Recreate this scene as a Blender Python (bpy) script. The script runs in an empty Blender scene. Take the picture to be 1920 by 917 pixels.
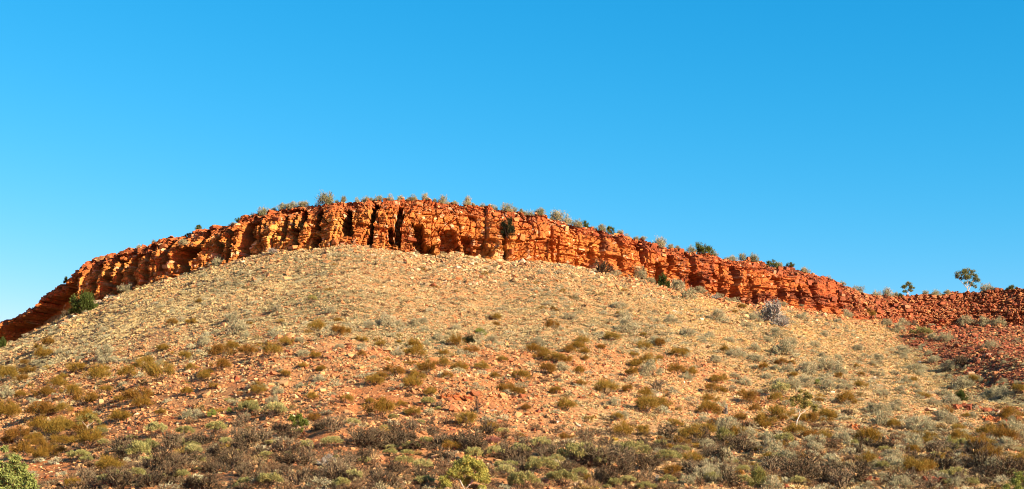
import bpy, bmesh, math, random
import numpy as np
from mathutils import Vector, Matrix

random.seed(7)
rng = np.random.default_rng(7)
scene = bpy.context.scene
C = scene.collection

# ------------------------------------------------------------------ camera
F = 2800.0                      # focal length in photo pixels (1920 wide)
CX, CY = 960.0, 458.5
EYE = np.array([0.0, 0.0, 2.0])
PITCH = math.atan(521.5 / F)
cam_d = bpy.data.cameras.new('camera')
cam_d.sensor_width = 36.0
cam_d.lens = F / 1920 * 36.0
cam_d.clip_start = 0.5
cam_d.clip_end = 20000
cam = bpy.data.objects.new('camera', cam_d)
C.objects.link(cam)
cam.location = EYE
cam.rotation_euler = (math.radians(90) + PITCH, 0, 0)
scene.camera = cam

# ------------------------------------------------------------------ light
SUN = Vector((0.77, -0.53, 0.355)).normalized()
sun_el = math.asin(SUN.z)
sun_az = math.atan2(SUN.x, SUN.y)           # from +Y towards +X
world = bpy.data.worlds.new('World')
scene.world = world
world.use_nodes = True
wn, wl = world.node_tree.nodes, world.node_tree.links
wn.clear()
sky = wn.new('ShaderNodeTexSky')
sky.sky_type = 'NISHITA'
sky.sun_disc = False
sky.sun_elevation = sun_el
sky.sun_rotation = sun_az
sky.altitude = 600
sky.air_density = 1.0
sky.dust_density = 0.2
sky.ozone_density = 1.0
hsv = wn.new('ShaderNodeHueSaturation')
hsv.inputs['Hue'].default_value = 0.482
hsv.inputs['Saturation'].default_value = 1.25
bg = wn.new('ShaderNodeBackground')
bg.inputs['Strength'].default_value = 0.066
wo = wn.new('ShaderNodeOutputWorld')
wl.new(sky.outputs[0], hsv.inputs['Color'])
# deep, polarised-looking blue of this photograph: one response curve per channel for the whole sky
sep = wn.new('ShaderNodeSeparateColor'); com = wn.new('ShaderNodeCombineColor')
wl.new(hsv.outputs[0], sep.inputs[0])
for ch, (pw, k) in enumerate(((2.3, 0.156), (0.86, 1.00), (0.65, 1.87))):
    p_ = wn.new('ShaderNodeMath'); p_.operation = 'POWER'; p_.inputs[1].default_value = pw
    q_ = wn.new('ShaderNodeMath'); q_.operation = 'MULTIPLY'; q_.inputs[1].default_value = k
    wl.new(sep.outputs[ch], p_.inputs[0]); wl.new(p_.outputs[0], q_.inputs[0]); wl.new(q_.outputs[0], com.inputs[ch])
wl.new(com.outputs[0], bg.inputs['Color'])
wl.new(bg.outputs[0], wo.inputs['Surface'])
sun_d = bpy.data.lights.new('sun', 'SUN')
sun_d.energy = 5.0
sun_d.angle = math.radians(0.5)
sun_d.color = (1.0, 0.86, 0.66)
sun = bpy.data.objects.new('sun', sun_d)
C.objects.link(sun)
sun.location = (200, -100, 150)
sun.rotation_euler = SUN.to_track_quat('Z', 'Y').to_euler()
scene.view_settings.view_transform = 'Standard'
scene.view_settings.look = 'None'
scene.view_settings.gamma = 1.0
scene.view_settings.exposure = 1.50
scene.render.engine = 'CYCLES'
scene.cycles.max_bounces = 4
scene.cycles.diffuse_bounces = 1
scene.cycles.filter_width = 1.0
scene.cycles.transparent_max_bounces = 4

# ------------------------------------------------------------------ numpy noise
def h2(ix, iy, seed=0):
    a = (ix.astype(np.int64) * 374761393 + iy.astype(np.int64) * 668265263 + seed * 1442695041) & 0xFFFFFFFF
    a = ((a ^ (a >> 13)) * 1274126177) & 0xFFFFFFFF
    a = ((a ^ (a >> 16)) * 2246822519) & 0xFFFFFFFF
    a = a ^ (a >> 15)
    return (a & 0xFFFFFF) / float(0xFFFFFF)
def vnoise(x, y, seed=0):
    x = np.asarray(x, float); y = np.asarray(y, float)
    ix = np.floor(x); iy = np.floor(y)
    fx = x - ix; fy = y - iy
    fx = fx * fx * (3 - 2 * fx); fy = fy * fy * (3 - 2 * fy)
    a = h2(ix, iy, seed); b = h2(ix + 1, iy, seed); c = h2(ix, iy + 1, seed); d = h2(ix + 1, iy + 1, seed)
    return (a + (b - a) * fx) * (1 - fy) + (c + (d - c) * fx) * fy - 0.5
def fbm(x, y, seed=0, octv=4):
    s = 0; a = 1.0
    for o in range(octv):
        s = s + a * vnoise(x * 2 ** o + 17.3 * o, y * 2 ** o - 9.1 * o, seed + o)
        a *= 0.5
    return s
def worley(x, y, seed=0, box=True):
    """nearest-cell id hash pair, offset to the cell centre, distance to the border between cells"""
    ix = np.floor(x); iy = np.floor(y)
    f1 = np.full(x.shape, 9.); f2 = np.full(x.shape, 9.)
    hx = np.zeros(x.shape); hy = np.zeros(x.shape); ox = np.zeros(x.shape); oy = np.zeros(x.shape)
    for dx in (-1, 0, 1):
        for dy in (-1, 0, 1):
            cx = ix + dx; cy = iy + dy
            a = h2(cx, cy, seed); b_ = h2(cx, cy, seed + 1)
            px_ = x - (cx + a); py_ = y - (cy + b_)
            d = np.maximum(np.abs(px_), np.abs(py_)) if box else np.abs(px_) ** 1.3 + np.abs(py_) ** 1.3
            n_ = d < f1
            f2 = np.where(n_, f1, np.minimum(f2, d)); f1 = np.where(n_, d, f1)
            hx = np.where(n_, h2(cx, cy, seed + 2), hx); hy = np.where(n_, h2(cx, cy, seed + 3), hy)
            ox = np.where(n_, px_, ox); oy = np.where(n_, py_, oy)
    return hx, hy, ox, oy, f2 - f1
def sstep(a, b, x):
    t = np.clip((x - a) / (b - a), 0, 1)
    return t * t * (3 - 2 * t)

# ------------------------------------------------------------------ geometry of the place, measured off the photograph
def ray(px, py):
    px = np.asarray(px, float); py = np.asarray(py, float)
    a = (px - CX) / F; b = (CY - py) / F
    cp, sp = math.cos(PITCH), math.sin(PITCH)
    dy = cp - b * sp; dz = sp + b * cp
    return a / dy, dz / dy                       # x and z per metre of depth y
def project(x, y, z):
    cp, sp = math.cos(PITCH), math.sin(PITCH)
    zz = z - EYE[2]
    f = y * cp + zz * sp; u = -y * sp + zz * cp
    f = np.maximum(f, 0.1)
    return CX + F * x / f, CY - F * u / f

KD = np.array([(-700, 375), (-300, 354), (0, 335), (100, 325), (200, 316.5), (300, 308), (400, 299.5), (500, 293), (620, 289), (750, 288), (900, 291), (1050, 297),
               (1200, 307), (1350, 320), (1500, 336), (1600, 350), (1700, 362), (1800, 366), (1920, 362), (2200, 350), (2700, 330)], float)
KT = np.array([(-700, 800), (-300, 700), (-60, 632), (0, 610), (30, 600), (60, 577), (100, 548), (135, 522), (150, 499), (200, 480), (250, 467), (310, 447), (350, 438), (400, 430),
               (440, 417), (480, 403), (540, 391), (600, 384), (650, 380), (700, 376), (760, 374), (820, 378), (880, 385), (930, 392), (1000, 402),
               (1050, 413), (1100, 428), (1160, 440), (1220, 458), (1280, 471), (1340, 480), (1400, 490), (1460, 501), (1520, 513), (1560, 525),
               (1600, 545), (1640, 556), (1700, 556), (1760, 552), (1800, 549), (1860, 544), (1920, 541), (2200, 545), (2700, 600)], float)
KB = np.array([(-700, 860), (-300, 745), (-60, 675), (0, 650), (30, 640), (60, 625), (100, 605), (135, 590), (180, 572), (200, 560), (260, 540), (300, 525), (350, 515),
               (400, 500), (450, 487), (500, 475), (560, 470), (600, 464), (640, 456), (690, 462), (740, 470), (800, 480), (850, 477), (900, 484),
               (940, 490), (1000, 490), (1050, 495), (1100, 505), (1150, 515), (1200, 525), (1240, 537), (1300, 548), (1340, 560), (1400, 572),
               (1440, 571), (1500, 578), (1560, 590), (1600, 597), (1650, 600), (1700, 612), (1760, 614), (1820, 612), (1920, 612), (2200, 615), (2700, 660)], float)
_px = np.linspace(-700, 2700, 1400)
_D = np.interp(_px, KD[:, 0], KD[:, 1])
_k = np.ones(41) / 41
_D = np.convolve(np.pad(_D, 20, mode='edge'), _k, 'valid')
_b = np.interp(_px, KB[:, 0], KB[:, 1])
_t = np.interp(_px, KT[:, 0], KT[:, 1])
_ru, _rz = ray(_px, _b)
_U = _ru
_ZB = EYE[2] + _rz * _D
_ZT = EYE[2] + ray(_px, _t)[1] * (_D + 3.5)
_ZT = np.maximum(_ZT, _ZB + 1.0)
def DU(u): return np.interp(u, _U, _D)
def ZB(u): return np.interp(u, _U, _ZB)
def ZT(u): return np.interp(u, _U, _ZT)
_ZBS = np.convolve(np.pad(_ZB, 14, mode='edge'), np.ones(29) / 29, 'valid')
def UX(px): return np.interp(px, _px, _U)

GUL = [(UX(1610), 352.), (UX(1680), 318.), (UX(1760), 282.), (UX(1840), 246.), (UX(1930), 212.), (UX(2100), 150.)]
GULX = np.array([(a * b, b) for a, b in GUL])
def gully_dist(x, y):
    best = np.full(np.shape(x), 1e9)
    for i in range(len(GULX) - 1):
        ax, ay = GULX[i]; bx, by = GULX[i + 1]
        dx, dy = bx - ax, by - ay
        t = np.clip(((x - ax) * dx + (y - ay) * dy) / (dx * dx + dy * dy), 0, 1)
        best = np.minimum(best, np.hypot(x - ax - t * dx, y - ay - t * dy))
    return best
def H(x, y, fine=True):
    x = np.asarray(x, float); y = np.asarray(y, float)
    yy = np.maximum(y, 70)
    u = x / yy
    D = DU(u); zb = np.interp(u, _U, _ZB) ; zs = np.interp(u, _U, _ZBS); zt = ZT(u)
    t = np.clip((yy - 70) / (D - 70), 0, 1)
    zbb = zs + (zb - zs) * sstep(0.85, 1.0, t)
    z = zbb * t ** 1.36
    z = z + np.sin(t * math.pi) * 1.6 * np.exp(-((u + 0.08) / 0.16) ** 2)
    k = sstep(0.0, 0.12, t) * sstep(1.0, 0.93, t)
    z = z + k * (fbm(x / 34, y / 34, 3, 2) * 3.0 + fbm(x / 9, y / 9, 5, 2) * 0.9)
    wsh = np.abs(vnoise(u * 26 + .5 * fbm(x / 30, y / 30, 8, 2), yy / 160., 7))
    z = z - k * .35 * sstep(.30, 0, wsh) * sstep(-.2, .4, fbm(x / 20, y / 20, 14, 2))
    z = z - sstep(1.0, 0.9, t) * 3.2 * np.exp(-(gully_dist(x, y) / 9.0) ** 2)
    if fine:
        z = z + (0.25 + 0.75 * sstep(0, .1, t)) * fbm(x / 2.2, y / 2.2, 9, 3) * 0.42
    b = yy - D
    up = sstep(9.5, 12.0, b)
    top = zt - 0.25 + 0.35 * fbm(x / 3, y / 3, 31, 2) - sstep(60, 700, b) * (zt + 2)
    z = z * (1 - up) + top * up
    return z
def hit(px, py):
    """first point of the hillside met by the line of sight through a photo pixel"""
    px = np.atleast_1d(np.asarray(px, float)); py = np.atleast_1d(np.asarray(py, float))
    ru, rz = ray(px, py)
    ys = np.arange(70, 420, 0.5)
    Y = ys[None, :].repeat(len(px), 0)
    X = ru[:, None] * Y
    Z = EYE[2] + rz[:, None] * Y
    G = H(X, Y, False)
    below = (Z <= G)
    idx = np.argmax(below, axis=1)
    ok = below.any(axis=1)
    y = ys[idx]
    cap = DU(ru) - 1.0
    y = np.where(ok, np.minimum(y, cap), cap)
    x = ru * y
    return x, y, H(x, y)

# ------------------------------------------------------------------ helpers
def tag(o, label=None, cat=None, group=None, kind=None):
    if label: o['label'] = label
    if cat: o['category'] = cat
    if group: o['group'] = group
    if kind: o['kind'] = kind
    return o
def link(o, parent=None):
    C.objects.link(o)
    if parent is not None: o.parent = parent
    return o
def mesh_np(name, v, faces_flat, fsize, smooth=False, mats=(), midx=None):
    v = np.ascontiguousarray(v, dtype=np.float32)
    n = len(faces_flat) // fsize
    me = bpy.data.meshes.new(name)
    me.vertices.add(len(v)); me.vertices.foreach_set('co', v.ravel())
    me.loops.add(len(faces_flat)); me.loops.foreach_set('vertex_index', np.ascontiguousarray(faces_flat, dtype=np.int32))
    me.polygons.add(n)
    me.polygons.foreach_set('loop_start', np.arange(0, n * fsize, fsize, dtype=np.int32))
    for m in mats: me.materials.append(m)
    if midx is not None: me.polygons.foreach_set('material_index', np.ascontiguousarray(midx, dtype=np.int32))
    me.update(calc_edges=True)
    me.polygons.foreach_set('use_smooth', np.full(n, smooth))
    return me
def grid_faces(nr, nc):
    i = np.arange(nr * nc).reshape(nr, nc)
    return np.stack([i[:-1, :-1], i[:-1, 1:], i[1:, 1:], i[1:, :-1]], -1).reshape(-1)
def color_attr(me, name, rgb):
    a = me.color_attributes.new(name, 'FLOAT_COLOR', 'POINT')
    d = np.ones((len(rgb), 4), np.float32); d[:, :3] = rgb
    a.data.foreach_set('color', d.ravel())

# ------------------------------------------------------------------ materials
def newmat(name):
    m = bpy.data.materials.new(name); m.use_nodes = True
    nt = m.node_tree
    b = nt.nodes['Principled BSDF']
    b.inputs['Roughness'].default_value = 0.95
    b.inputs['Specular IOR Level'].default_value = 0.15
    return m, nt, b
def noise(nt, scale, detail=4, rough=0.6, coord='Position'):
    n = nt.nodes.new('ShaderNodeTexNoise')
    n.inputs['Scale'].default_value = scale
    n.inputs['Detail'].default_value = detail
    n.inputs['Roughness'].default_value = rough
    if coord == 'Position':
        g = nt.nodes.new('ShaderNodeNewGeometry'); nt.links.new(g.outputs['Position'], n.inputs['Vector'])
    else:
        g = nt.nodes.new('ShaderNodeTexCoord'); nt.links.new(g.outputs['Object'], n.inputs['Vector'])
    return n
def ramp(nt, fac, stops):
    r = nt.nodes.new('ShaderNodeValToRGB')
    el = r.color_ramp.elements
    while len(el) < len(stops): el.new(0.5)
    for e, (p, c) in zip(el, stops):
        e.position = p; e.color = (*c, 1) if len(c) == 3 else c
    nt.links.new(fac, r.inputs[0])
    return r
def mix(nt, fac, a, b, mode='MIX'):
    m = nt.nodes.new('ShaderNodeMix'); m.data_type = 'RGBA'; m.blend_type = mode
    for s, val in ((0, fac), (6, a), (7, b)):
        if hasattr(val, 'node'): nt.links.new(val, m.inputs[s])
        elif s == 0: m.inputs[0].default_value = val
        else: m.inputs[s].default_value = (*val, 1)
    return m.outputs[2]
def bump(nt, b, h, strength, dist):
    n = nt.nodes.new('ShaderNodeBump'); n.inputs['Strength'].default_value = strength; n.inputs['Distance'].default_value = dist
    nt.links.new(h, n.inputs['Height']); nt.links.new(n.outputs[0], b.inputs['Normal'])

AL = 0.76      # overall reflectance level of the place
def al(stops): return [(p, tuple(q * AL for q in c_)) for p, c_ in stops]
# hillside ground
M_ground, nt, b = newmat('hillside_soil')
at = nt.nodes.new('ShaderNodeAttribute'); at.attribute_name = 'soil'
n1 = noise(nt, 1.7, 6, 0.7)
r1 = ramp(nt, n1.outputs[0], [(0.3, (0.45, 0.42, 0.40)), (0.5, (0.95, 0.95, 0.95)), (0.68, (1.35, 1.3, 1.2))])
c = mix(nt, 1.0, at.outputs['Color'], r1.outputs[0], 'MULTIPLY')
n2 = noise(nt, 7.0, 3, 0.6)
r2 = ramp(nt, n2.outputs[0], [(0.40, (0, 0, 0)), (0.47, (1, 1, 1))])
c = mix(nt, r2.outputs[0], mix(nt, 1.0, c, (0.62, 0.55, 0.5), 'MULTIPLY'), c)
nt.links.new(c, b.inputs['Base Color'])
bump(nt, b, n2.outputs[0], 0.8, 0.25)

# cliff rock
M_cliff, nt, b = newmat('cliff_rock')
at = nt.nodes.new('ShaderNodeAttribute'); at.attribute_name = 'rock'
n1 = noise(nt, 1.1, 8, 0.72)
r1 = ramp(nt, n1.outputs[0], [(0.32, (0.40, 0.32, 0.30)), (0.45, (0.88, 0.82, 0.8)), (0.58, (1.15, 1.15, 1.1)), (0.72, (1.4, 1.6, 1.9))])
c = mix(nt, 1.0, at.outputs['Color'], r1.outputs[0], 'MULTIPLY')
nt.links.new(c, b.inputs['Base Color'])
n2 = noise(nt, 3.2, 6, 0.75)
bump(nt, b, n2.outputs[0], 0.9, 0.3)

def rock_mat(name, stops, sc=2.0):
    m, nt, b = newmat(name)
    oi = nt.nodes.new('ShaderNodeObjectInfo')
    r = ramp(nt, oi.outputs['Random'], al(stops))
    n1 = noise(nt, sc, 5, 0.7)
    r1 = ramp(nt, n1.outputs[0], [(0.3, (0.5, 0.45, 0.42)), (0.5, (0.95, 0.95, 0.95)), (0.7, (1.3, 1.3, 1.3))])
    c = mix(nt, 1.0, r.outputs[0], r1.outputs[0], 'MULTIPLY')
    nt.links.new(c, b.inputs['Base Color'])
    bump(nt, b, n1.outputs[0], 0.6, 0.15)
    return m
M_block = rock_mat('cliff_block_rock', [(0, (0.24, 0.055, 0.02)), (0.4, (0.40, 0.12, 0.035)), (0.75, (0.50, 0.18, 0.05)), (1, (0.58, 0.28, 0.11))], 1.4)
M_blockred = rock_mat('red_ledge_rock', [(0, (0.16, 0.045, 0.022)), (0.5, (0.28, 0.085, 0.036)), (0.93, (0.38, 0.12, 0.045)), (1, (0.50, 0.26, 0.14))], 1.4)
M_boulder = rock_mat('boulder_rock', [(0, (0.50, 0.20, 0.07)), (0.6, (0.50, 0.20, 0.085)), (1, (0.60, 0.38, 0.22))])
M_paleb = rock_mat('pale_boulder_rock', [(0, (0.60, 0.33, 0.15)), (0.5, (0.68, 0.46, 0.26)), (1, (0.72, 0.60, 0.45))])

def inst_mat(name, lo, hi, rand=0.35, sub=0.0):
    """colour follows the attribute 'tint' stored on the scattered points (a kind of plant or stone, not a shade)"""
    m, nt, b = newmat(name)
    a = nt.nodes.new('ShaderNodeAttribute'); a.attribute_type = 'INSTANCER'; a.attribute_name = 'tint'
    r = ramp(nt, a.outputs['Fac'], al([(i / (len(lo) - 1), c_) for i, c_ in enumerate(lo)]))
    a2 = nt.nodes.new('ShaderNodeAttribute'); a2.attribute_type = 'INSTANCER'; a2.attribute_name = 'val'
    r2 = ramp(nt, a2.outputs['Fac'], [(0, (1 - rand,) * 3), (1, (1 + rand,) * 3)])
    c = mix(nt, 1.0, r.outputs[0], r2.outputs[0], 'MULTIPLY')
    nt.links.new(c, b.inputs['Base Color'])
    return m
M_stone = inst_mat('loose_stone', [(0.27, 0.075, 0.034), (0.48, 0.215, 0.078), (0.55, 0.34, 0.150), (0.64, 0.49, 0.30)], None, 0.4)
M_tuss = inst_mat('tussock_grass', [(0.36, 0.31, 0.15), (0.56, 0.43, 0.21), (0.80, 0.555, 0.22)], None, 0.3)

def leaf_mat(name, stops, trans=0.25):
    m, nt, b = newmat(name)
    oi = nt.nodes.new('ShaderNodeObjectInfo')
    r = ramp(nt, oi.outputs['Random'], al(stops))
    n1 = noise(nt, 2.6, 3, 0.6)
    r1 = ramp(nt, n1.outputs[0], [(0.3, (0.72, 0.70, 0.70)), (0.5, (1, 1, 1)), (0.7, (1.25, 1.25, 1.15))])
    c = mix(nt, 1.0, r.outputs[0], r1.outputs[0], 'MULTIPLY')
    nt.links.new(c, b.inputs['Base Color'])
    b.inputs['Roughness'].default_value = 0.8
    tr = nt.nodes.new('ShaderNodeBsdfTranslucent'); nt.links.new(c, tr.inputs['Color'])
    ms = nt.nodes.new('ShaderNodeMixShader'); ms.inputs[0].default_value = trans
    out = nt.nodes['Material Output']
    nt.links.new(b.outputs[0], ms.inputs[1]); nt.links.new(tr.outputs[0], ms.inputs[2]); nt.links.new(ms.outputs[0], out.inputs['Surface'])
    return m
M_olive = leaf_mat('olive_foliage', [(0, (0.25, 0.120, 0.020)), (0.5, (0.29, 0.165, 0.022)), (1, (0.31, 0.20, 0.035))])
M_pale = leaf_mat('pale_foliage', [(0, (0.40, 0.355, 0.20)), (0.5, (0.44, 0.39, 0.21)), (1, (0.50, 0.44, 0.25))])
M_grey = leaf_mat('grey_green_foliage', [(0, (0.30, 0.27, 0.09)), (0.5, (0.39, 0.35, 0.11)), (1, (0.50, 0.45, 0.17))])
M_green = leaf_mat('green_foliage', [(0, (0.060, 0.085, 0.016)), (0.5, (0.085, 0.11, 0.02)), (1, (0.12, 0.14, 0.025))])
M_fresh = leaf_mat('fresh_green_foliage', [(0, (0.26, 0.30, 0.055)), (1, (0.30, 0.32, 0.07))])
M_dark = leaf_mat('dark_foliage', [(0, (0.02, 0.026, 0.008)), (1, (0.03, 0.035, 0.012))])
M_sky = leaf_mat('ridge_foliage', [(0, (0.27, 0.25, 0.11)), (0.5, (0.37, 0.34, 0.17)), (1, (0.46, 0.41, 0.23))])
M_yel = leaf_mat('yellow_green_foliage', [(0, (0.22, 0.21, 0.05)), (1, (0.28, 0.25, 0.07))])
M_twig = leaf_mat('bare_twigs', [(0, (0.095, 0.064, 0.034)), (0.5, (0.15, 0.105, 0.055)), (1, (0.24, 0.175, 0.10))], 0.0)
M_dead = leaf_mat('bleached_twigs', [(0, (0.37, 0.325, 0.26)), (1, (0.40, 0.355, 0.285))], 0.0)
M_stem = leaf_mat('shrub_stems', [(0, (0.10, 0.06, 0.035)), (1, (0.17, 0.11, 0.07))], 0.0)
M_bark = leaf_mat('pale_bark', [(0, (0.62, 0.50, 0.38)), (1, (0.68, 0.56, 0.44))], 0.0)
M_dbark = leaf_mat('dark_bark', [(0, (0.05, 0.035, 0.025)), (1, (0.07, 0.05, 0.035))], 0.0)

# ------------------------------------------------------------------ ground sheet: terrain out to the horizon
def zone(px, py, x, y):
    """(grass, red scree, straw) from where the hillside changes cover"""
    nz = fbm(x / 14, y / 14, 51, 3)
    lim = np.interp(px, [0, 300, 500, 800, 1200, 1400, 1700, 1920], [705, 655, 640, 640, 660, 705, 770, 800])
    g = sstep(-55, 45, lim - py + nz * 90)
    cone = np.exp(-(((px - 860) / 230) ** 2 + ((py - 515) / 48) ** 2))
    g = g * (1 - 0.55 * cone)
    g = np.maximum(g, sstep(950, 1150, px) * sstep(660, 720, py) * (.42 + nz * .5))
    g = np.maximum(g, sstep(1380, 1550, px) * .62)
    edge = px - (1640 + (py - 600) * 1.25) + nz * 60
    red = sstep(-25, 35, edge) * sstep(775, 715, py + nz * 60)
    red = np.maximum(red, sstep(12, 0, np.abs(py - np.interp(px, KB[:, 0], KB[:, 1]) - 4)) * 0.5 * (px > 1150))
    straw = sstep(1180, 1320, px) * sstep(1900, 1700, px) * sstep(0, 110, 720 - py + nz * 60)
    straw = np.maximum(straw, 0.75 * sstep(480, 200, px) * sstep(690, 600, py))
    straw = np.maximum(straw, .8 * sstep(1000, 1150, px) * sstep(650, 720, py))
    return g, red, np.clip(straw, 0, 1)

BARE_SOIL = [(95, 882, 60, 26), (600, 822, 46, 14), (690, 745, 60, 16), (840, 812, 40, 9), (460, 715, 40, 14), (310, 800, 30, 16), (497, 592, 12, 5), (497, 628, 22, 6), (610, 905, 40, 8), (1010, 905, 36, 6), (1760, 742, 26, 9)]
def bare(px, py):
    m = 0 * px
    for a_, b_, c_, d_ in BARE_SOIL:
        m = np.maximum(m, sstep(1.25, .7, np.hypot((px - a_) / c_, (py - b_) / d_)))
    return m
def build_ground():
    ys = np.concatenate([np.array([-3000, -1200, -400, -150, -60, -20, 0, 20, 40, 55, 65, 72, 78]), np.arange(84, 392, 0.62),
                         np.array([396, 402, 410, 425, 450, 480, 530, 600, 700, 850, 1100, 1600, 2600, 5000])])
    uc = np.arange(-0.47, 0.4701, 0.0014)
    side = np.array([0.475, 0.48, 0.49, 0.52, 0.58, 0.66, 0.8, 1.0, 1.5, 2.5, 5, 10, 20, 40])
    us = np.concatenate([-side[::-1], uc, side])
    Uc, Y = np.meshgrid(us, ys)
    X = Uc * np.maximum(np.abs(Y) * (Y > 0), 70)
    Z = H(X, Y)
    v = np.stack([X, Y, Z], -1).reshape(-1, 3)
    me = mesh_np('hillside', v, grid_faces(*Y.shape), 4, True, [M_ground])
    px, py = project(v[:, 0], np.maximum(v[:, 1], 30), v[:, 2])
    g, red, straw = zone(px, py, v[:, 0], v[:, 1])
    n = fbm(v[:, 0] / 5, v[:, 1] / 5, 71, 3)
    soil = np.array([0.54, 0.255, 0.098]); soil2 = np.array([0.47, 0.185, 0.062]); litter = np.array([0.50, 0.345, 0.150]); scree = np.array([0.29, 0.085, 0.038]); st = np.array([0.56, 0.38, 0.18])
    n = n * .5 + fbm(v[:, 0] / 26, v[:, 1] / 18, 72, 3); k = sstep(-0.3, 0.3, n)[:, None]
    c = soil * (1 - k) + soil2 * k
    c = c * (1 - g[:, None] * 0.65) + litter * g[:, None] * 0.65
    br_ = (bare(px, py) * .8)[:, None]; c = c * (1 - br_) + np.array([0.56, 0.20, 0.062]) * br_
    sg = (g * straw * 0.7)[:, None]
    c = c * (1 - sg) + st * sg
    c = c * (1 - red[:, None]) + scree * red[:, None]
    color_attr(me, 'soil', c * AL)
    tag(link(bpy.data.objects.new('hillside', me)), kind='structure')
build_ground()

# ------------------------------------------------------------------ the cliff band along the top of the hill
GULLIES = [  # photo px, half width px, depth m, v0, v1, lean px over the height
    (20, 16, 2.5, 0, .62, 10), (50, 18, 3.2, 0, .7, 12), (82, 16, 3.6, 0, .75, 12), (112, 14, 3.2, 0, .72, 12), (170, 7, 4.5, 0, .85, 12), (196, 7, 4.0, 0, .95, 14), (218, 8, 4.5, 0, .72, 8), (244, 9, 5.0, 0, .75, 6),
    (274, 6, 4.5, 0, .85, 4), (306, 6, 3.6, .2, .95, 6), (345, 14, 3.4, .25, .6, 10), (352, 7, 4.2, 0, .5, 8), (366, 6, 3.5, .3, .95, 12), (403, 7, 4.0, .2, .8, 6),
    (424, 5, 4.2, .1, .8, 4), (456, 10, 5.5, 0, .80, 14), (478, 3, 2.0, .3, 1.0, 2), (523, 3.5, 2.6, .15, .8, 2), (544, 6, 3.6, .45, .82, 0), (556, 6, 4.2, .1, .85, 8), (566, 4, 3, .5, .8, 0),
    (593, 5.5, 3.4, .45, .82, 4), (595, 9, 4.0, 0, .25, 4), (651, 9, 5.2, .22, .72, 5), (698, 5, 3.6, 0, .9, 8), (732, 6, 3.2, .12, .42, -6), (748, 6, 3.6, .1, .8, 8),
    (783, 10, 4.4, 0, .5, -10), (802, 14, 3.8, -.1, .16, 0), (842, 15, 3.6, .1, .42, -6), (876, 10, 2.6, .12, .36, -8), (905, 12, 2.0, .06, .2, 0), (945, 3, 2.0, 0, .65, 2), (1035, 6, 2.8, .15, .42, 3),
    (1052, 3, 1.6, 0, .5, 4), (1098, 3, 2.2, 0, .3, 3), (1120, 5, 2.0, 0, .5, 6), (1166, 4.5, 2.8, .2, .85, 3), (1205, 5, 3.0, .1, .85, 3), (1233, 5, 3.0, 0, .45, 4), (1259, 5, 2.6, .3, .7, 6), (1301, 5, 3.2, .05, .95, 1),
    (1312, 7, 2.6, .1, .45, 2), (1342, 4, 3.2, 0, .5, 6), (1360, 5, 3.2, .4, .8, 2), (1356, 5, 3.4, 0, .45, 4), (1382, 5, 3.0, 0, .5, 2), (1388, 4, 3.2, .45, .85, 2), (1410, 5, 2.8, .05, .5, 2), (1440, 4, 2.2, .3, .8, 2),
    (1465, 6, 2.6, .2, .7, 5), (1500, 4, 2.2, .1, .5, 4), (1530, 5, 1.8, .2, .7, 5), (1575, 4, 1.8, .2, .6, 4)]
def bounds(total, wmin, wmax, seed):
    r = np.random.default_rng(seed)
    w = r.uniform(wmin, wmax, int(total / wmin) + 4) ** 1.0
    b = np.cumsum(w) - 20
    return b[b < total + 20]
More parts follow.
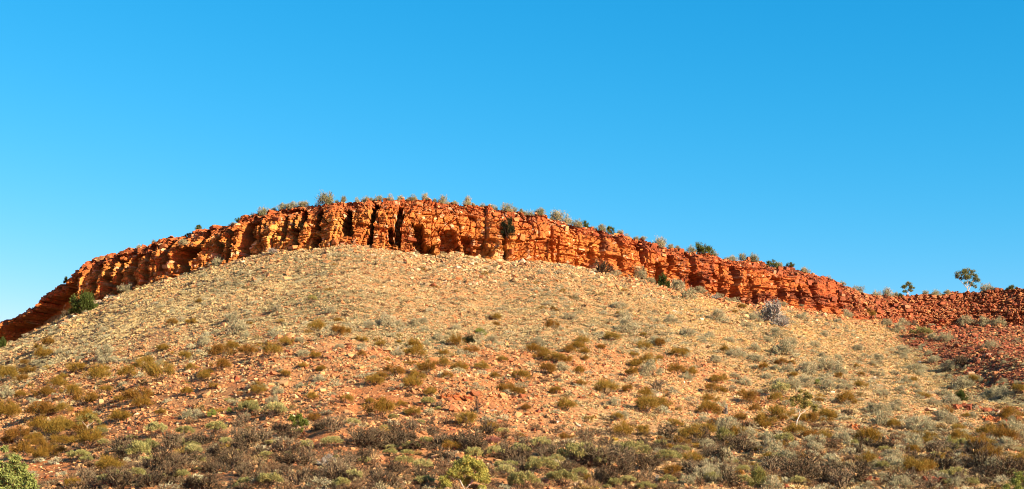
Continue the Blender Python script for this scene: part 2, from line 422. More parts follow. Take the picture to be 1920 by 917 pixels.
def build_cliff(zt_fix=None):
    pxs = np.linspace(-400, 2400, 2860)
    u = UX(pxs)
    D = DU(u)
    x0, y0 = u * D, D
    ds = np.hypot(np.gradient(x0), np.gradient(y0))
    s = np.cumsum(ds) - ds[0]
    tx, ty = np.gradient(x0) / ds, np.gradient(y0) / ds
    ker = np.ones(61) / 61
    tx = np.convolve(np.pad(tx, 30, mode='edge'), ker, 'valid'); ty = np.convolve(np.pad(ty, 30, mode='edge'), ker, 'valid')
    nx, ny = -ty, tx                              # inward (away from the camera side)
    zb, zt = ZB(u), ZT(u)
    if zt_fix is not None: zt = zt + zt_fix
    h = zt - zb
    nv, ncap = 96, 30
    vs = np.linspace(-0.35, 1.0, nv)
    V = vs[:, None] + 0 * s[None, :]
    S = s[None, :] + 0 * V
    PX = pxs[None, :] + 0 * V
    hh = h[None, :]
    Z = zb[None, :] + V * hh
    # bedding: follows the band, a little uneven
    Zl = V * np.maximum(hh, 6) + 0.0
    Zw = Zl + 0.55 * fbm(S / 9, Zl / 6, 11, 3) + S * 0.004
    Sw = S + 1.1 * fbm(S / 7, Zl / 5, 12, 3) - 0.10 * Zl
    ib = np.zeros_like(S)
    disp = (1.9 - 1.0 * sstep(560, 440, PX)) * fbm(S / 15, Zl / 30, 21, 2)
    tint = np.zeros_like(S)
    edge = np.full_like(S, 9.0)
    # big buttresses
    bb = bounds(s[-1], 3.0, 8.0, 1)
    j = np.searchsorted(bb, Sw); loc = (Sw - bb[np.clip(j - 1, 0, None)]) / np.maximum(bb[np.clip(j, 0, len(bb) - 1)] - bb[np.clip(j - 1, 0, None)], .1)
    hr = h2(j, j * 0, 5)
    lf = sstep(620, 480, PX)
    disp += (hr - 0.5) * 1.7 + (loc - 0.5) * (lf * 0.5 - (1 - lf) * 0.6) * (0.4 + h2(j, j * 0, 6))
    d = np.minimum(np.abs(Sw - bb[np.clip(j - 1, 0, None)]), np.abs(bb[np.clip(j, 0, len(bb) - 1)] - Sw))
    disp += (0.4 + .3 * lf) * (d < 0.16)
    # beds
    zbnd = bounds(40, 0.45, 2.2, 2)
    k = np.searchsorted(zbnd, Zw)
    bedoff = (h2(k, k * 0, 7) - 0.5) * 0.55
    disp += bedoff
    dz = np.minimum(np.abs(Zw - zbnd[np.clip(k - 1, 0, None)]), np.abs(zbnd[np.clip(k, 0, len(zbnd) - 1)] - Zw))
    gate = (fbm(S / 3.5, Zl / 2.5, 44, 2) > -0.12)
    disp += 0.40 * (dz < 0.10) * gate
    zf = bounds(40, 0.35, 0.95, 22); kf = np.searchsorted(zf, Zw + .12 * fbm(S / 4, Zl, 23, 2))
    dzf = np.abs(Zw + .12 * fbm(S / 4, Zl, 23, 2) - zf[np.clip(kf - 1, 0, None)])
    disp += (h2(kf, kf * 0, 24) - .5) * .34 + .22 * (dzf < .07) * (fbm(S / 6, Zl / 2, 25, 2) > -.15)
    # fractured blocks at three sizes, each with its own offset and tilted face
    kk = k // 3
    h1, h1b, ox, oy, e1 = worley(Sw / 3.4, Zw / 4.6, 301)
    disp += (h1 - .5) * 1.4 + ox * (h1b - .75) * 2.2 + oy * (h1 - .6) * 1.0 + .30 * (e1 < .04)
    m, mb_, ox, oy, e2 = worley(Sw / 1.35 + .12 * fbm(S, Zl, 320, 2), Zw / 1.5, 311)
    disp += (m - .5) * .55 + ox * (mb_ - .6) * .7 + oy * (m - .5) * .5 + .26 * (e2 < .05) * (fbm(S / 3, Zl / 3, 340, 2) > -.1)
    q, qb_, ox, oy, e3 = worley(Sw / .62, Zw / .50, 331)
    disp += (q - .5) * .20 + ox * (qb_ - .5) * .3 + oy * (q - .5) * .3 + .10 * (e3 < .06) * gate
    disp += 0.10 * fbm(S / 0.8, Zl / 0.8, 15, 2)
    m = np.floor(m * 9973); q = np.floor(q * 9973)
    jm = h2(m, m * 0, 401); jq = h2(q, q * 0, 402)
    # deep clefts seen in the photograph
    for (gx, gw, gd, v0, v1, lean) in GULLIES:
        c0 = gx + lean * (V - 0.5) + 1.2 * fbm(V * 4 + gx, V * 0 + gx, 61, 2) + (jm - .5) * min(gw, 7) * .8 + (jq - .5) * min(gw, 6) * .5
        Vj = V + (jm - .5) * .10 + (jq - .5) * .05
        ww = gw * (0.95 + 0.30 * (gx < 480) + 0.5 * fbm(V * 5 + gx * .7, V * 0, 62, 2))
        lat = sstep(1.08, 0.86, np.abs(PX - c0) / ww)
        ver = sstep(v0 - 0.05, v0 - 0.01, Vj) * sstep(v1 + 0.04, v1, Vj) if v0 > 0 else sstep(v1 + 0.04, v1, Vj)
        disp = disp * (1 - lat * ver) + np.maximum(gd * (1.28 + .72 * (gx < 480)) + 0.45 * disp, disp) * lat * ver
    # overhang in shade at the far left: a projecting rim over a hollow
    left = sstep(150, 110, PX)
    disp += left * 3.4 * sstep(.78, .55, V + 0.15 * fbm(S / 4, S * 0, 64, 2))
    # the upper part steps back in ledges
    vb = 0.66 + 0.12 * fbm(S / 12, S * 0, 65, 2) + 0.10 * sstep(1000, 1300, PX) - .42 * sstep(1560, 1700, PX)
    tstep = np.clip((V - vb) / (1 - vb), 0, 1.2)
    qst = np.floor(tstep * 5 + 0.5 * h2(m, m * 0, 33)) / 5
    disp += 2.6 * (0.35 * tstep + 0.65 * qst) + 1.0 * V
    # the right end breaks down into stepped rubble
    amp = 1 - 0.35 * sstep(1480, 1620, PX)
    brk = sstep(1560, 1680, PX)
    stp = np.clip(V + .06 * (m % 7 - 3) / 3, 0, 1.2)
    disp += brk * (5.2 * np.floor(stp * 6) / 6 + 1.6 * fbm(S / 4, Zl / 3, 66, 3))
    disp = np.minimum(disp * amp, 9.3 - 2.3 * sstep(560, 440, PX))
    X = x0[None, :] + nx[None, :] * disp
    Y = y0[None, :] + ny[None, :] * disp
    # cap
    cc = np.linspace(0, 1, ncap + 1)[1:]
    Cd = cc[:, None] ** 1.3 * 14.0
    Xc = X[-1][None, :] + nx[None, :] * Cd; Yc = Y[-1][None, :] + ny[None, :] * Cd
    lump = 0.75 * np.abs(fbm(s[None, :] / 1.3, Cd / 1.3, 81, 3)) * np.exp(-Cd / 5)
    blk = (h2(np.floor(s[None, :] / 1.1 + fbm(s[None, :] / 2, Cd, 82, 2)), np.floor(Cd / 0.8), 83) - 0.5) * 0.7 * np.exp(-Cd / 6)
    Zc = Z[-1][None, :] + lump + blk - 1.6 * cc[:, None] ** 2.5 - 0.15
    topn = 0.45 * (h2(np.floor(Sw[-1] / 1.4), 0 * Sw[-1], 85) - 0.5) + 0.6 * fbm(s / 5, s * 0, 86, 2)
    wgt = np.clip((V - .8) / .2, 0, 1)
    Z = Z + wgt * topn[None, :]
    Zc = Zc + topn[None, :] * (1 - cc[:, None])
    allX = np.vstack([X, Xc]); allY = np.vstack([Y, Yc]); allZ = np.vstack([Z, Zc])
    if zt_fix is None:
        qx, qy = project(allX[nv - 3:nv + 14], allY[nv - 3:nv + 14], allZ[nv - 3:nv + 14])
        top_row = np.argmin(qy, axis=0)
        ci_ = np.arange(len(pxs)); sx = qx[top_row, ci_]; sy = qy[top_row, ci_]
        want = np.interp(sx, KT[:, 0], KT[:, 1])
        err = (sy - want) * D / F
        kk_ = np.ones(81) / 81
        err = np.convolve(np.pad(err, 40, mode='edge'), kk_, 'valid')
        return build_cliff(err)
    # rock colour
    orange = np.array([0.64, 0.225, 0.048]); amber = np.array([0.76, 0.37, 0.090]); red = np.array([0.44, 0.115, 0.034]); varnish = np.array([0.17, 0.05, 0.024]); pale = np.array([0.80, 0.56, 0.32])
    SS = np.vstack([S, np.repeat(s[None, :], ncap, 0)]); VV = np.vstack([V, np.ones_like(Cd) + 0.02 * Cd + 0 * s[None, :]]); PP = np.vstack([PX, np.repeat(pxs[None, :], ncap, 0)])
    ZL = VV * 10
    mm = np.vstack([h2(m, m * 0, 41), np.repeat(h2(np.floor(s[None, :] / 1.5), np.zeros((1, len(s))), 42), ncap, 0)])
    qq = np.vstack([h2(q, q * 0, 43), np.repeat(h2(np.floor(s[None, :] / .8), np.zeros((1, len(s))), 44), ncap, 0)])
    f1 = fbm(SS / 6, ZL / 4, 91, 4)
    am = (.8 - .45 * sstep(520, 400, PP)) * np.clip(sstep(-0.15, 0.5, f1 + (mm - .5) * .7) * sstep(1000, 930, PP) * sstep(.80, .55, VV), 0, 1)
    am = np.maximum(am, 0.65 * np.exp(-((PP - 930) / 16) ** 2) * sstep(.45, .25, VV))
    rd = np.clip(sstep(.62, .95, VV) * 0.85 + sstep(-.1, .5, fbm(SS / 8, ZL / 5, 93, 3) + (qq - .5) * .5) * .6 + 0.55 * sstep(1000, 1450, PP) + .5 * sstep(1450, 1700, PP), 0, 1)
    vn = sstep(.12, .42, fbm(SS / 5, ZL / 3, 95, 4) + (qq - .5) * .35 + .1 * sstep(1050, 1300, PP))
    vn = vn * (0.35 + .5 * sstep(900, 1200, PP))
    pl = (qq > .955) * .6 * sstep(1500, 1200, PP) + .75 * np.exp(-((PP - 936) / 9) ** 2) * sstep(.22, .1, VV)
    pl = np.maximum(pl, .5 * (qq > .93) * np.exp(-((PP - 1410) / 60) ** 2) * sstep(.35, .5, VV))
    col = orange + (amber - orange) * am[..., None]
    col = col + (red - col) * rd[..., None]
    col = col + (varnish - col) * vn[..., None]
    col = col + (pale - col) * np.clip(pl, 0, 1)[..., None]
    brn = np.array([0.29, 0.085, 0.038]); wb_ = (.75 * sstep(1500, 1680, PP) * (.6 + .4 * qq))[..., None]
    col = col * (1 - wb_) + brn * wb_
    col = col * (0.8 + 0.4 * qq[..., None])
    v = np.stack([allX, allY, allZ], -1).reshape(-1, 3)
    me = mesh_np('cliff', v, grid_faces(*allX.shape), 4, False, [M_cliff])
    color_attr(me, 'rock', col.reshape(-1, 3) * AL)
    o = link(bpy.data.objects.new('cliff', me)); tag(o, kind='structure')
    return o, (allX, allY, allZ, pxs, s, nx, ny, h)
cliff, CL = build_cliff()
def crest(px):
    """the rim of the cliff where it stands against the sky"""
    X, Y, Z = CL[0], CL[1], CL[2]
    qx, qy = project(X[92:112], Y[92:112], Z[92:112])
    row = np.argmin(qy, axis=0); ci_ = np.arange(X.shape[1])
    sx = qx[row, ci_]
    out = []
    for p in np.atleast_1d(px):
        c_ = int(np.argmin(np.abs(sx - p))); r_ = row[c_] + 92
        out.append((X[r_, c_], Y[r_, c_], Z[r_, c_] - .12))
    return np.array(out).T

def rock_mesh(name, seed, mat, flat=1.0, n=11, boxy=0.6):
    r = np.random.default_rng(seed)
    bm = bmesh.new()
    pts = []
    for sx in (-1, 1):
        for sy in (-1, 1):
            for sz in (-1, 1):
                p = np.array([sx, sy, sz]) * boxy + r.normal(0, .17, 3)
                pts.append(p)
    for _ in range(n):
        p = r.normal(0, 1, 3); p = p / np.abs(p).max() * r.uniform(.75, .98)
        pts.append(p)
    for p in pts: bm.verts.new(Vector((p[0], p[1], p[2] * flat)))
    res = bmesh.ops.convex_hull(bm, input=bm.verts)
    bmesh.ops.delete(bm, geom=[g for g in bm.verts if not g.link_faces], context='VERTS')
    me = bpy.data.meshes.new(name); bm.to_mesh(me); bm.free()
    me.materials.append(mat)
    return me
BLK = [rock_mesh('rock_block', 100 + i, M_block, 1, 5, .82) for i in range(6)]
BLKR = [rock_mesh('rock_block', 120 + i, M_blockred, 1, 5, .8) for i in range(6)]
def cliff_blocks():
    X, Y, Z, pxs, s, nx, ny, h = CL
    r = np.random.default_rng(55)
    n = 0
    for i in range(285):
        if i < 150: p = r.uniform(5, 1600)
        else: p = r.uniform(1480, 1915)
        ci = int(np.searchsorted(pxs, p))
        if p < 1480: row = int(r.choice([r.integers(26, 60), r.integers(72, 104), r.integers(84, 108)]))
        else: row = int(r.integers(30, 112))
        row = min(row, X.shape[0] - 1)
        big = r.uniform(.3, .8) if p < 1560 else r.uniform(.28, .72)
        me = (BLKR if p > 1380 + r.normal(0, 60) else BLK)[r.integers(0, 6)]
        o = bpy.data.objects.new('rock_block', me); link(o, cliff)
        o.location = (X[row, ci], Y[row, ci], Z[row, ci] - .1)
        o.rotation_euler = (r.normal(0, .10), r.normal(0, .12), math.atan2(-nx[ci], ny[ci]) + r.normal(0, .25))
        o.scale = (big * r.uniform(.8, 1.5), big * r.uniform(.6, .9), big * r.uniform(.45, 1.0))
cliff_blocks()

# ------------------------------------------------------------------ scattered ground cover (nobody could count it)
def tri_cloud(cen, dirs, length, width, r, spread=0.0):
    """one thin triangle per centre, pointing along dirs"""
    n = len(cen)
    d = dirs / np.maximum(np.linalg.norm(dirs, axis=1, keepdims=True), 1e-6)
    rnd = r.normal(0, 1, (n, 3))
    sd = np.cross(d, rnd); sd /= np.maximum(np.linalg.norm(sd, axis=1, keepdims=True), 1e-6)
    L = np.reshape(length, (-1, 1)); W = np.reshape(width, (-1, 1))
    a = cen - sd * W * .5; b = cen + sd * W * .5; c = cen + d * L
    v = np.stack([a, b, c], 1).reshape(-1, 3)
    return v
def quad_cloud(cen, dirs, length, width, r):
    n = len(cen)
    d = dirs / np.maximum(np.linalg.norm(dirs, axis=1, keepdims=True), 1e-6)
    rnd = r.normal(0, 1, (n, 3))
    sd = np.cross(d, rnd); sd /= np.maximum(np.linalg.norm(sd, axis=1, keepdims=True), 1e-6)
    L = np.reshape(length, (-1, 1)); W = np.reshape(width, (-1, 1))
    return np.stack([cen, cen + d * L * .5 + sd * W * .5, cen + d * L, cen + d * L * .5 - sd * W * .5], 1).reshape(-1, 3)
def tussock_mesh(seed, n=60, up=.7):
    r = np.random.default_rng(seed)
    th = r.uniform(0, 2 * math.pi, n); el = np.arcsin(r.uniform(.08, 1, n)) * up + .12
    d = np.stack([np.cos(th) * np.cos(el), np.sin(th) * np.cos(el), np.sin(el)], -1)
    cen = d * r.uniform(.05, .55, (n, 1)) * np.array([1, 1, .8])
    v = tri_cloud(cen, d + r.normal(0, .25, (n, 3)), r.uniform(.35, .6, n), r.uniform(.10, .2, n), r)
    return mesh_np('tussock', v, np.arange(len(v)), 3, False, [M_tuss])
def hidden_collection(name, meshes):
    col = bpy.data.collections.new(name)
    for i, me in enumerate(meshes):
        o = bpy.data.objects.new('%s_%02d' % (name, i), me)
        col.objects.link(o)
    return col
def scatter(name, pts, rot, scl, idx, tint, val, col):
    me = bpy.data.meshes.new(name)
    n = len(pts)
    me.vertices.add(n); me.vertices.foreach_set('co', np.ascontiguousarray(pts, np.float32).ravel())
    def att(nm, typ, arr, prop):
        a = me.attributes.new(nm, typ, 'POINT'); a.data.foreach_set(prop, np.ascontiguousarray(arr).ravel())
    att('rot', 'FLOAT_VECTOR', rot.astype(np.float32), 'vector')
    att('scl', 'FLOAT_VECTOR', scl.astype(np.float32), 'vector')
    att('idx', 'INT', idx.astype(np.int32), 'value')
    att('tint', 'FLOAT', tint.astype(np.float32), 'value')
    att('val', 'FLOAT', val.astype(np.float32), 'value')
    o = link(bpy.data.objects.new(name, me))
    ng = bpy.data.node_groups.new(name, 'GeometryNodeTree')
    ng.interface.new_socket('Geometry', in_out='INPUT', socket_type='NodeSocketGeometry')
    ng.interface.new_socket('Geometry', in_out='OUTPUT', socket_type='NodeSocketGeometry')
    N, L = ng.nodes, ng.links
    gi = N.new('NodeGroupInput'); go = N.new('NodeGroupOutput')
    ci = N.new('GeometryNodeCollectionInfo'); ci.inputs['Collection'].default_value = col
    ci.inputs['Separate Children'].default_value = True; ci.inputs['Reset Children'].default_value = True
    ip = N.new('GeometryNodeInstanceOnPoints'); ip.inputs['Pick Instance'].default_value = True
    def na(nm, t):
        q = N.new('GeometryNodeInputNamedAttribute'); q.data_type = t; q.inputs['Name'].default_value = nm
        return q.outputs['Attribute']
    mp = N.new('GeometryNodeMeshToPoints')
    L.new(gi.outputs[0], mp.inputs['Mesh']); L.new(mp.outputs[0], ip.inputs['Points'])
    L.new(ci.outputs[0], ip.inputs['Instance'])
    L.new(na('idx', 'INT'), ip.inputs['Instance Index'])
    e2r = N.new('FunctionNodeEulerToRotation'); L.new(na('rot', 'FLOAT_VECTOR'), e2r.inputs[0]); L.new(e2r.outputs[0], ip.inputs['Rotation'])
    L.new(na('scl', 'FLOAT_VECTOR'), ip.inputs['Scale'])
    L.new(ip.outputs[0], go.inputs[0])
    md = o.modifiers.new('scatter', 'NODES'); md.node_group = ng
    return o
def sample_area(n, r, y0=78, umax=.46):
    yy = np.sqrt(r.uniform(y0 ** 2, 372 ** 2, n)); u = r.uniform(-umax, umax, n)
    keep = yy < DU(u) + 1.0
    yy = yy[keep]; u = u[keep]
    x = u * yy
    z = H(x, yy)
    px, py = project(x, yy, z)
    return x, yy, z, px, py

r = np.random.default_rng(11)
# loose stones
STN = [rock_mesh('stone', 200 + i, M_stone, .7, 6, .6) for i in range(7)]
x, y, z, px, py = sample_area(380000, r)
g, red, straw = zone(px, py, x, y)
base = np.interp(px, KB[:, 0], KB[:, 1])
near_cl = np.exp(-np.maximum(py - base, 0) / 45)
cone = np.exp(-(((px - 860) / 260) ** 2 + ((py - 515) / 60) ** 2))
patch = fbm(x / 6, y / 6, 77, 3)
dens = np.clip(0.78 + .35 * red + .35 * cone + .15 * near_cl + patch * .5 - .38 * g, .12, 1) * np.where(py > 800, .5, 1) * (1 - .5 * bare(px, py))
keep = r.uniform(0, 1, len(x)) < dens
x, y, z, px, py, red, cone, g, near_cl = [a[keep] for a in (x, y, z, px, py, red, cone, g, near_cl)]
n = len(x)
sz = np.exp(r.normal(-2.08, .40, n)) * (1 + .45 * red + .25 * near_cl); sz = sz * (1 - .22 * g) * np.where(r.uniform(0, 1, n) < .13 * near_cl ** 2, r.uniform(1.5, 3.2, n), 1) * np.where(r.uniform(0, 1, n) < .012, 2.0, 1); sz = np.clip(sz, .06, .8)
tint = np.clip(r.normal(.40, .16, n) + .10 * cone + .12 * near_cl * (1 - red) - .36 * red - .05 * (1 - g) + .35 * (r.uniform(0, 1, n) > .975), 0, 1)
pts = np.stack([x, y, z + sz * .18], -1)
rot = np.stack([r.normal(0, .35, n), r.normal(0, .35, n), r.uniform(0, 6.28, n)], -1)
scl = np.stack([sz * r.uniform(.8, 1.5, n), sz * r.uniform(.8, 1.3, n), sz * r.uniform(.6, 1.1, n)], -1)
o = scatter('loose_stones', pts, rot, scl, r.integers(0, 7, n), tint, r.uniform(0, 1, n), hidden_collection('stone', STN))
tag(o, 'orange, red and pale broken stones strewn over the whole hillside', 'stones', kind='stuff')

# rubble lying on the ledges of the cliff, most of it at the broken right end
X_, Y_, Z_ = CL[0], CL[1], CL[2]
n = 13500
cc_ = np.concatenate([np.searchsorted(CL[3], r.uniform(1590, 2300, 11000)), r.integers(60, X_.shape[1] - 60, 2500)])
rr_ = np.concatenate([r.integers(28, 124, 11000), r.integers(80, 122, 2500)])
sz = np.clip(np.exp(r.normal(-1.5, .45, n)), .08, .6)
pts = np.stack([X_[rr_, cc_], Y_[rr_, cc_], Z_[rr_, cc_] + sz * .25], -1)
rot = np.stack([r.normal(0, .3, n), r.normal(0, .3, n), r.uniform(0, 6.28, n)], -1)
scl = np.stack([sz * r.uniform(.8, 1.6, n), sz * r.uniform(.8, 1.3, n), sz * r.uniform(.5, 1.0, n)], -1)
o = scatter('ledge_rubble', pts, rot, scl, r.integers(0, 7, n), np.clip(r.normal(.16, .12, n) + .14 * (CL[3][cc_] < 1100), 0, 1), r.uniform(0, 1, n), bpy.data.collections['stone'])
tag(o, 'red broken rubble lying on the ledges and broken right end of the cliff', 'rubble', kind='stuff')

# tussock grass
TUS = [tussock_mesh(300 + i, 64, .75) for i in range(4)] + [tussock_mesh(310 + i, 46, 1.0) for i in range(3)]
x, y, z, px, py = sample_area(262000, r)
g, red, straw = zone(px, py, x, y)
patch = .6 * fbm(x / 5, y / 5, 78, 3) + .7 * fbm(x / 20, y / 14, 178, 2)
dens = np.clip(.12 + 1.05 * g - 1.0 * red + patch * .7, .03, 1) * np.where(py > 790, .75, 1) * (1 - .9 * bare(px, py))
keep = r.uniform(0, 1, len(x)) < dens
x, y, z, px, py, red, straw, g = [a[keep] for a in (x, y, z, px, py, red, straw, g)]
n = len(x)
sz = np.clip(np.exp(r.normal(-1.12, .34, n)) * (.8 + .25 * g), .13, .8)
gp = fbm(x / 16, y / 16, 79, 3)
tint = np.clip(.36 + .45 * straw + .5 * gp + r.normal(0, .15, n) + .45 * (r.uniform(0, 1, n) > .93), 0, 1)
pts = np.stack([x, y, z - .03], -1)
rot = np.stack([r.normal(0, .12, n), r.normal(0, .12, n), r.uniform(0, 6.28, n)], -1)
scl = np.stack([sz, sz, sz * r.uniform(.7, 1.15, n)], -1)
o = scatter('tussock_grass', pts, rot, scl, r.integers(0, 7, n), tint, r.uniform(0, 1, n), hidden_collection('tussock', TUS))
tag(o, 'pale dry grass tussocks covering the slope below the cliff', 'grass', kind='stuff')

# ------------------------------------------------------------------ plant shapes (unit size: radius 1, height 1)
def ribbon(pts_a, pts_b, wa, wb, r):
    """thin crossed strips along segments a->b"""
    n = len(pts_a)
    d = pts_b - pts_a
    rnd = r.normal(0, 1, (n, 3))
    sd = np.cross(d, rnd); sd /= np.maximum(np.linalg.norm(sd, axis=1, keepdims=True), 1e-9)
    wa = np.reshape(wa, (-1, 1)); wb = np.reshape(wb, (-1, 1))
    return np.stack([pts_a - sd * wa, pts_a + sd * wa, pts_b + sd * wb, pts_b - sd * wb], 1).reshape(-1, 3)
def branch_segments(r, stems, levels, spread, up, len0, ratio=.72, kids=3, flat=1.0):
    P = []; Q = []; W = []; W2 = []
    cur = []
    for i in range(stems):
        th = r.uniform(0, 6.283); e = r.uniform(*up)
        d = np.array([math.cos(th) * math.cos(e), math.sin(th) * math.cos(e), math.sin(e) * flat])
        cur.append((np.array([r.normal(0, .06), r.normal(0, .06), -.05]), d, len0 * r.uniform(.7, 1.2), .03))
    tips = []
    for lv in range(levels):
        nxt = []
        for p, d, l, w in cur:
            q = p + d * l
            m = p + d * l * .5 + r.normal(0, .05 * l, 3)
            P += [p, m]; Q += [m, q]; W += [w, w * .8]; W2 += [w * .8, w * .62]
            for _ in range(kids):
                nd = d + r.normal(0, spread, 3); nd[2] += .10 * (lv < 2)
                nd /= np.linalg.norm(nd)
                start = p + (q - p) * r.uniform(.55, 1.0)
                nxt.append((start, nd, l * ratio * r.uniform(.7, 1.2), w * .6))
        cur = nxt
    tips = np.array([p + d * l for p, d, l, w in cur])
    return np.array(P), np.array(Q), np.array(W), np.array(W2), tips
def strips_mesh(name, P, Q, W, W2, r, mat):
    v = ribbon(P, Q, W, W2, r)
    return mesh_np(name, v, np.arange(len(v)), 4, False, [mat])
def norm_rows(a): return a / np.maximum(np.linalg.norm(a, axis=1, keepdims=True), 1e-9)

def crown_cloud(r, n, clumps, zlo, flat_top, leaf_l, leaf_w, updir, spread, shell=.75, quad=False):
    th = r.uniform(0, 6.283, clumps); q = r.uniform(0, 1, clumps)
    el = np.arcsin(zlo + (1 - zlo) * q)
    rad = shell + (1 - shell) * r.uniform(0, 1, clumps)
    c = np.stack([np.cos(th) * np.cos(el) * rad, np.sin(th) * np.cos(el) * rad, np.maximum(np.sin(el), .03) ** flat_top * rad], -1)
    c[:, :2] *= (1 + r.normal(0, .12, (clumps, 1)))
    wgt = r.uniform(.4, 1.6, clumps); wgt /= wgt.sum()
    ci = r.choice(clumps, n, p=wgt)
    off = r.normal(0, 1, (n, 3)) * spread * (0.7 + .6 * r.uniform(0, 1, clumps))[ci][:, None]
    off[:, 2] *= .75
    cen = c[ci] + off
    cen[:, 2] = np.abs(cen[:, 2])
    dirs = norm_rows(cen * np.array([1, 1, .7])) * (1 - updir) + np.array([0, 0, 1.]) * updir + r.normal(0, .38, (n, 3))
    L = leaf_l * r.uniform(.6, 1.4, n); W = leaf_w * r.uniform(.6, 1.4, n)
    v = (quad_cloud if quad else tri_cloud)(cen, dirs, L, W, r)
    return v, (4 if quad else 3)

KINDS = {}
def reg(kind, nvar, leafmat, stemmat, f_leaf, f_stem):
    out = []
    for i in range(nvar):
        r = np.random.default_rng(hash_kind(kind) + i * 7)
        fol = stm = None
        if f_leaf:
            v, fs = f_leaf(r)
            fol = mesh_np('foliage', v, np.arange(len(v)), fs, False, [leafmat])
        if f_stem:
            P, Q, W, W2, tips = f_stem(r)
            if f_leaf is None: W = W * 1.7 + .003; W2 = W2 * 1.7 + .003
            stm = strips_mesh('stems', P, Q, W, W2, r, stemmat)
        out.append((fol, stm))
    KINDS[kind] = out
def hash_kind(k): return sum(ord(ch) * (i + 3) for i, ch in enumerate(k)) * 13
st_low = lambda r: branch_segments(r, 7, 3, .35, (.35, 1.2), .42, .7, 3)
reg('olive', 7, M_olive, M_stem, lambda r: crown_cloud(r, 3000, 34, .30, .55, .15, .022, .45, .13, .62), st_low)
reg('pale', 7, M_pale, M_stem, lambda r: crown_cloud(r, 2400, 40, .05, .75, .13, .040, .40, .12, .55), st_low)
reg('grey', 6, M_grey, M_stem, lambda r: crown_cloud(r, 3600, 46, .34, .5, .085, .045, .30, .085, .82), lambda r: branch_segments(r, 9, 4, .35, (.3, 1.2), .38, .72, 3))
reg('bare', 8, M_twig, M_twig, None, lambda r: branch_segments(r, 13, 5, .40, (.25, 1.35), .40, .70, 3))
reg('green', 4, M_green, M_stem, lambda r: crown_cloud(r, 6500, 44, .0, .8, .10, .06, .25, .13, .6), st_low)
reg('fresh', 3, M_fresh, M_stem, lambda r: crown_cloud(r, 2600, 30, .05, .8, .12, .06, .3, .12, .6), st_low)
reg('dark', 3, M_dark, M_dbark, lambda r: crown_cloud(r, 2600, 26, .1, .8, .12, .05, .2, .13, .6), st_low)
reg('ridge', 8, M_sky, M_stem, lambda r: crown_cloud(r, 1700, 30, .0, .8, .17, .040, .55, .17, .35), lambda r: branch_segments(r, 7, 3, .3, (.5, 1.4), .45, .7, 3))
reg('ridgegreen', 3, M_green, M_stem, lambda r: crown_cloud(r, 1500, 18, .1, .7, .16, .06, .4, .12, .5), lambda r: branch_segments(r, 7, 3, .3, (.5, 1.4), .45, .7, 3))
reg('yellow', 3, M_yel, M_stem, lambda r: crown_cloud(r, 2600, 34, .05, .8, .15, .035, .55, .12, .55), st_low)
reg('dead', 3, M_dead, M_dead, None, lambda r: branch_segments(r, 24, 5, .38, (.3, 1.35), .42, .70, 3))

# low mixed brush at the foot of the hill and tiny pale shrubs on the slope: past counting
def brush_mesh(seed, mat):
    r = np.random.default_rng(seed)
    P, Q, W, W2, t = branch_segments(r, 8, 4, .42, (.15, 1.2), .40, .72, 3)
    return strips_mesh('brush', P, Q, W * 1.6, W2 * 1.6 + .004, r, mat)
M_brush = inst_mat('dry_brush', [(0.12, 0.075, 0.042), (0.26, 0.15, 0.07), (0.48, 0.33, 0.15)], None, .35)
M_lowp = inst_mat('low_pale_leaves', [(0.26, 0.15, 0.025), (0.40, 0.36, 0.20), (0.52, 0.46, 0.27)], None, .3)
BR = [brush_mesh(400 + i, M_brush) for i in range(5)]
x, y, z, px, py = sample_area(103000, r)
dens = np.clip(.05 + sstep(775, 855, py + 60 * fbm(x / 12, y / 12, 90, 3) - 35 * (px < 330)) * (.62 + 1.1 * fbm(x / 5, y / 5, 94, 3)) , 0.02, 1) * (1 - bare(px, py))
keep = r.uniform(0, 1, len(x)) < dens
x, y, z = x[keep], y[keep], z[keep]; n = len(x)
sz = r.uniform(.3, .95, n)
o = scatter('dry_brush', np.stack([x, y, z - .03], -1), np.stack([0 * x, 0 * x, r.uniform(0, 6.28, n)], -1), np.stack([sz, sz, sz * r.uniform(.6, 1.1, n)], -1),
            r.integers(0, 5, n), np.clip(r.normal(.30, .28, n), 0, 1), r.uniform(0, 1, n), hidden_collection('brush', BR))
tag(o, 'low dry brown brush between the shrubs at the foot of the hill', 'brush', kind='stuff')
LP = []
for i in range(5):
    rr = np.random.default_rng(430 + i)
    v, fs = crown_cloud(rr, 420, 16, .05, .8, .22, .08, .4, .16, .5)
    LP.append(mesh_np('low_shrub', v, np.arange(len(v)), fs, False, [M_lowp]))
x, y, z, px, py = sample_area(12600, r)
g, red, straw = zone(px, py, x, y)
dens = np.clip(.16 + .55 * g * sstep(-.1, .35, fbm(x / 10, y / 10, 92, 3)) + .35 * sstep(1350, 1700, px) * sstep(640, 720, py) - .9 * red, .04, 1)
keep = r.uniform(0, 1, len(x)) < dens
x, y, z, g = x[keep], y[keep], z[keep], g[keep]; n = len(x)
sz = r.uniform(.35, .85, n)
o = scatter('low_shrubs', np.stack([x, y, z - .03], -1), np.stack([0 * x, 0 * x, r.uniform(0, 6.28, n)], -1), np.stack([sz, sz, sz * r.uniform(.6, .95, n)], -1),
            r.integers(0, 5, n), np.clip(r.normal(.58, .15, n) - .5 * (r.uniform(0, 1, n) < (.35 - .3 * g)), 0, 1), r.uniform(0, 1, n), hidden_collection('low_shrub', LP))
tag(o, 'knee-high pale grey-green shrublets dotted all over the slope', 'shrubs', kind='stuff')

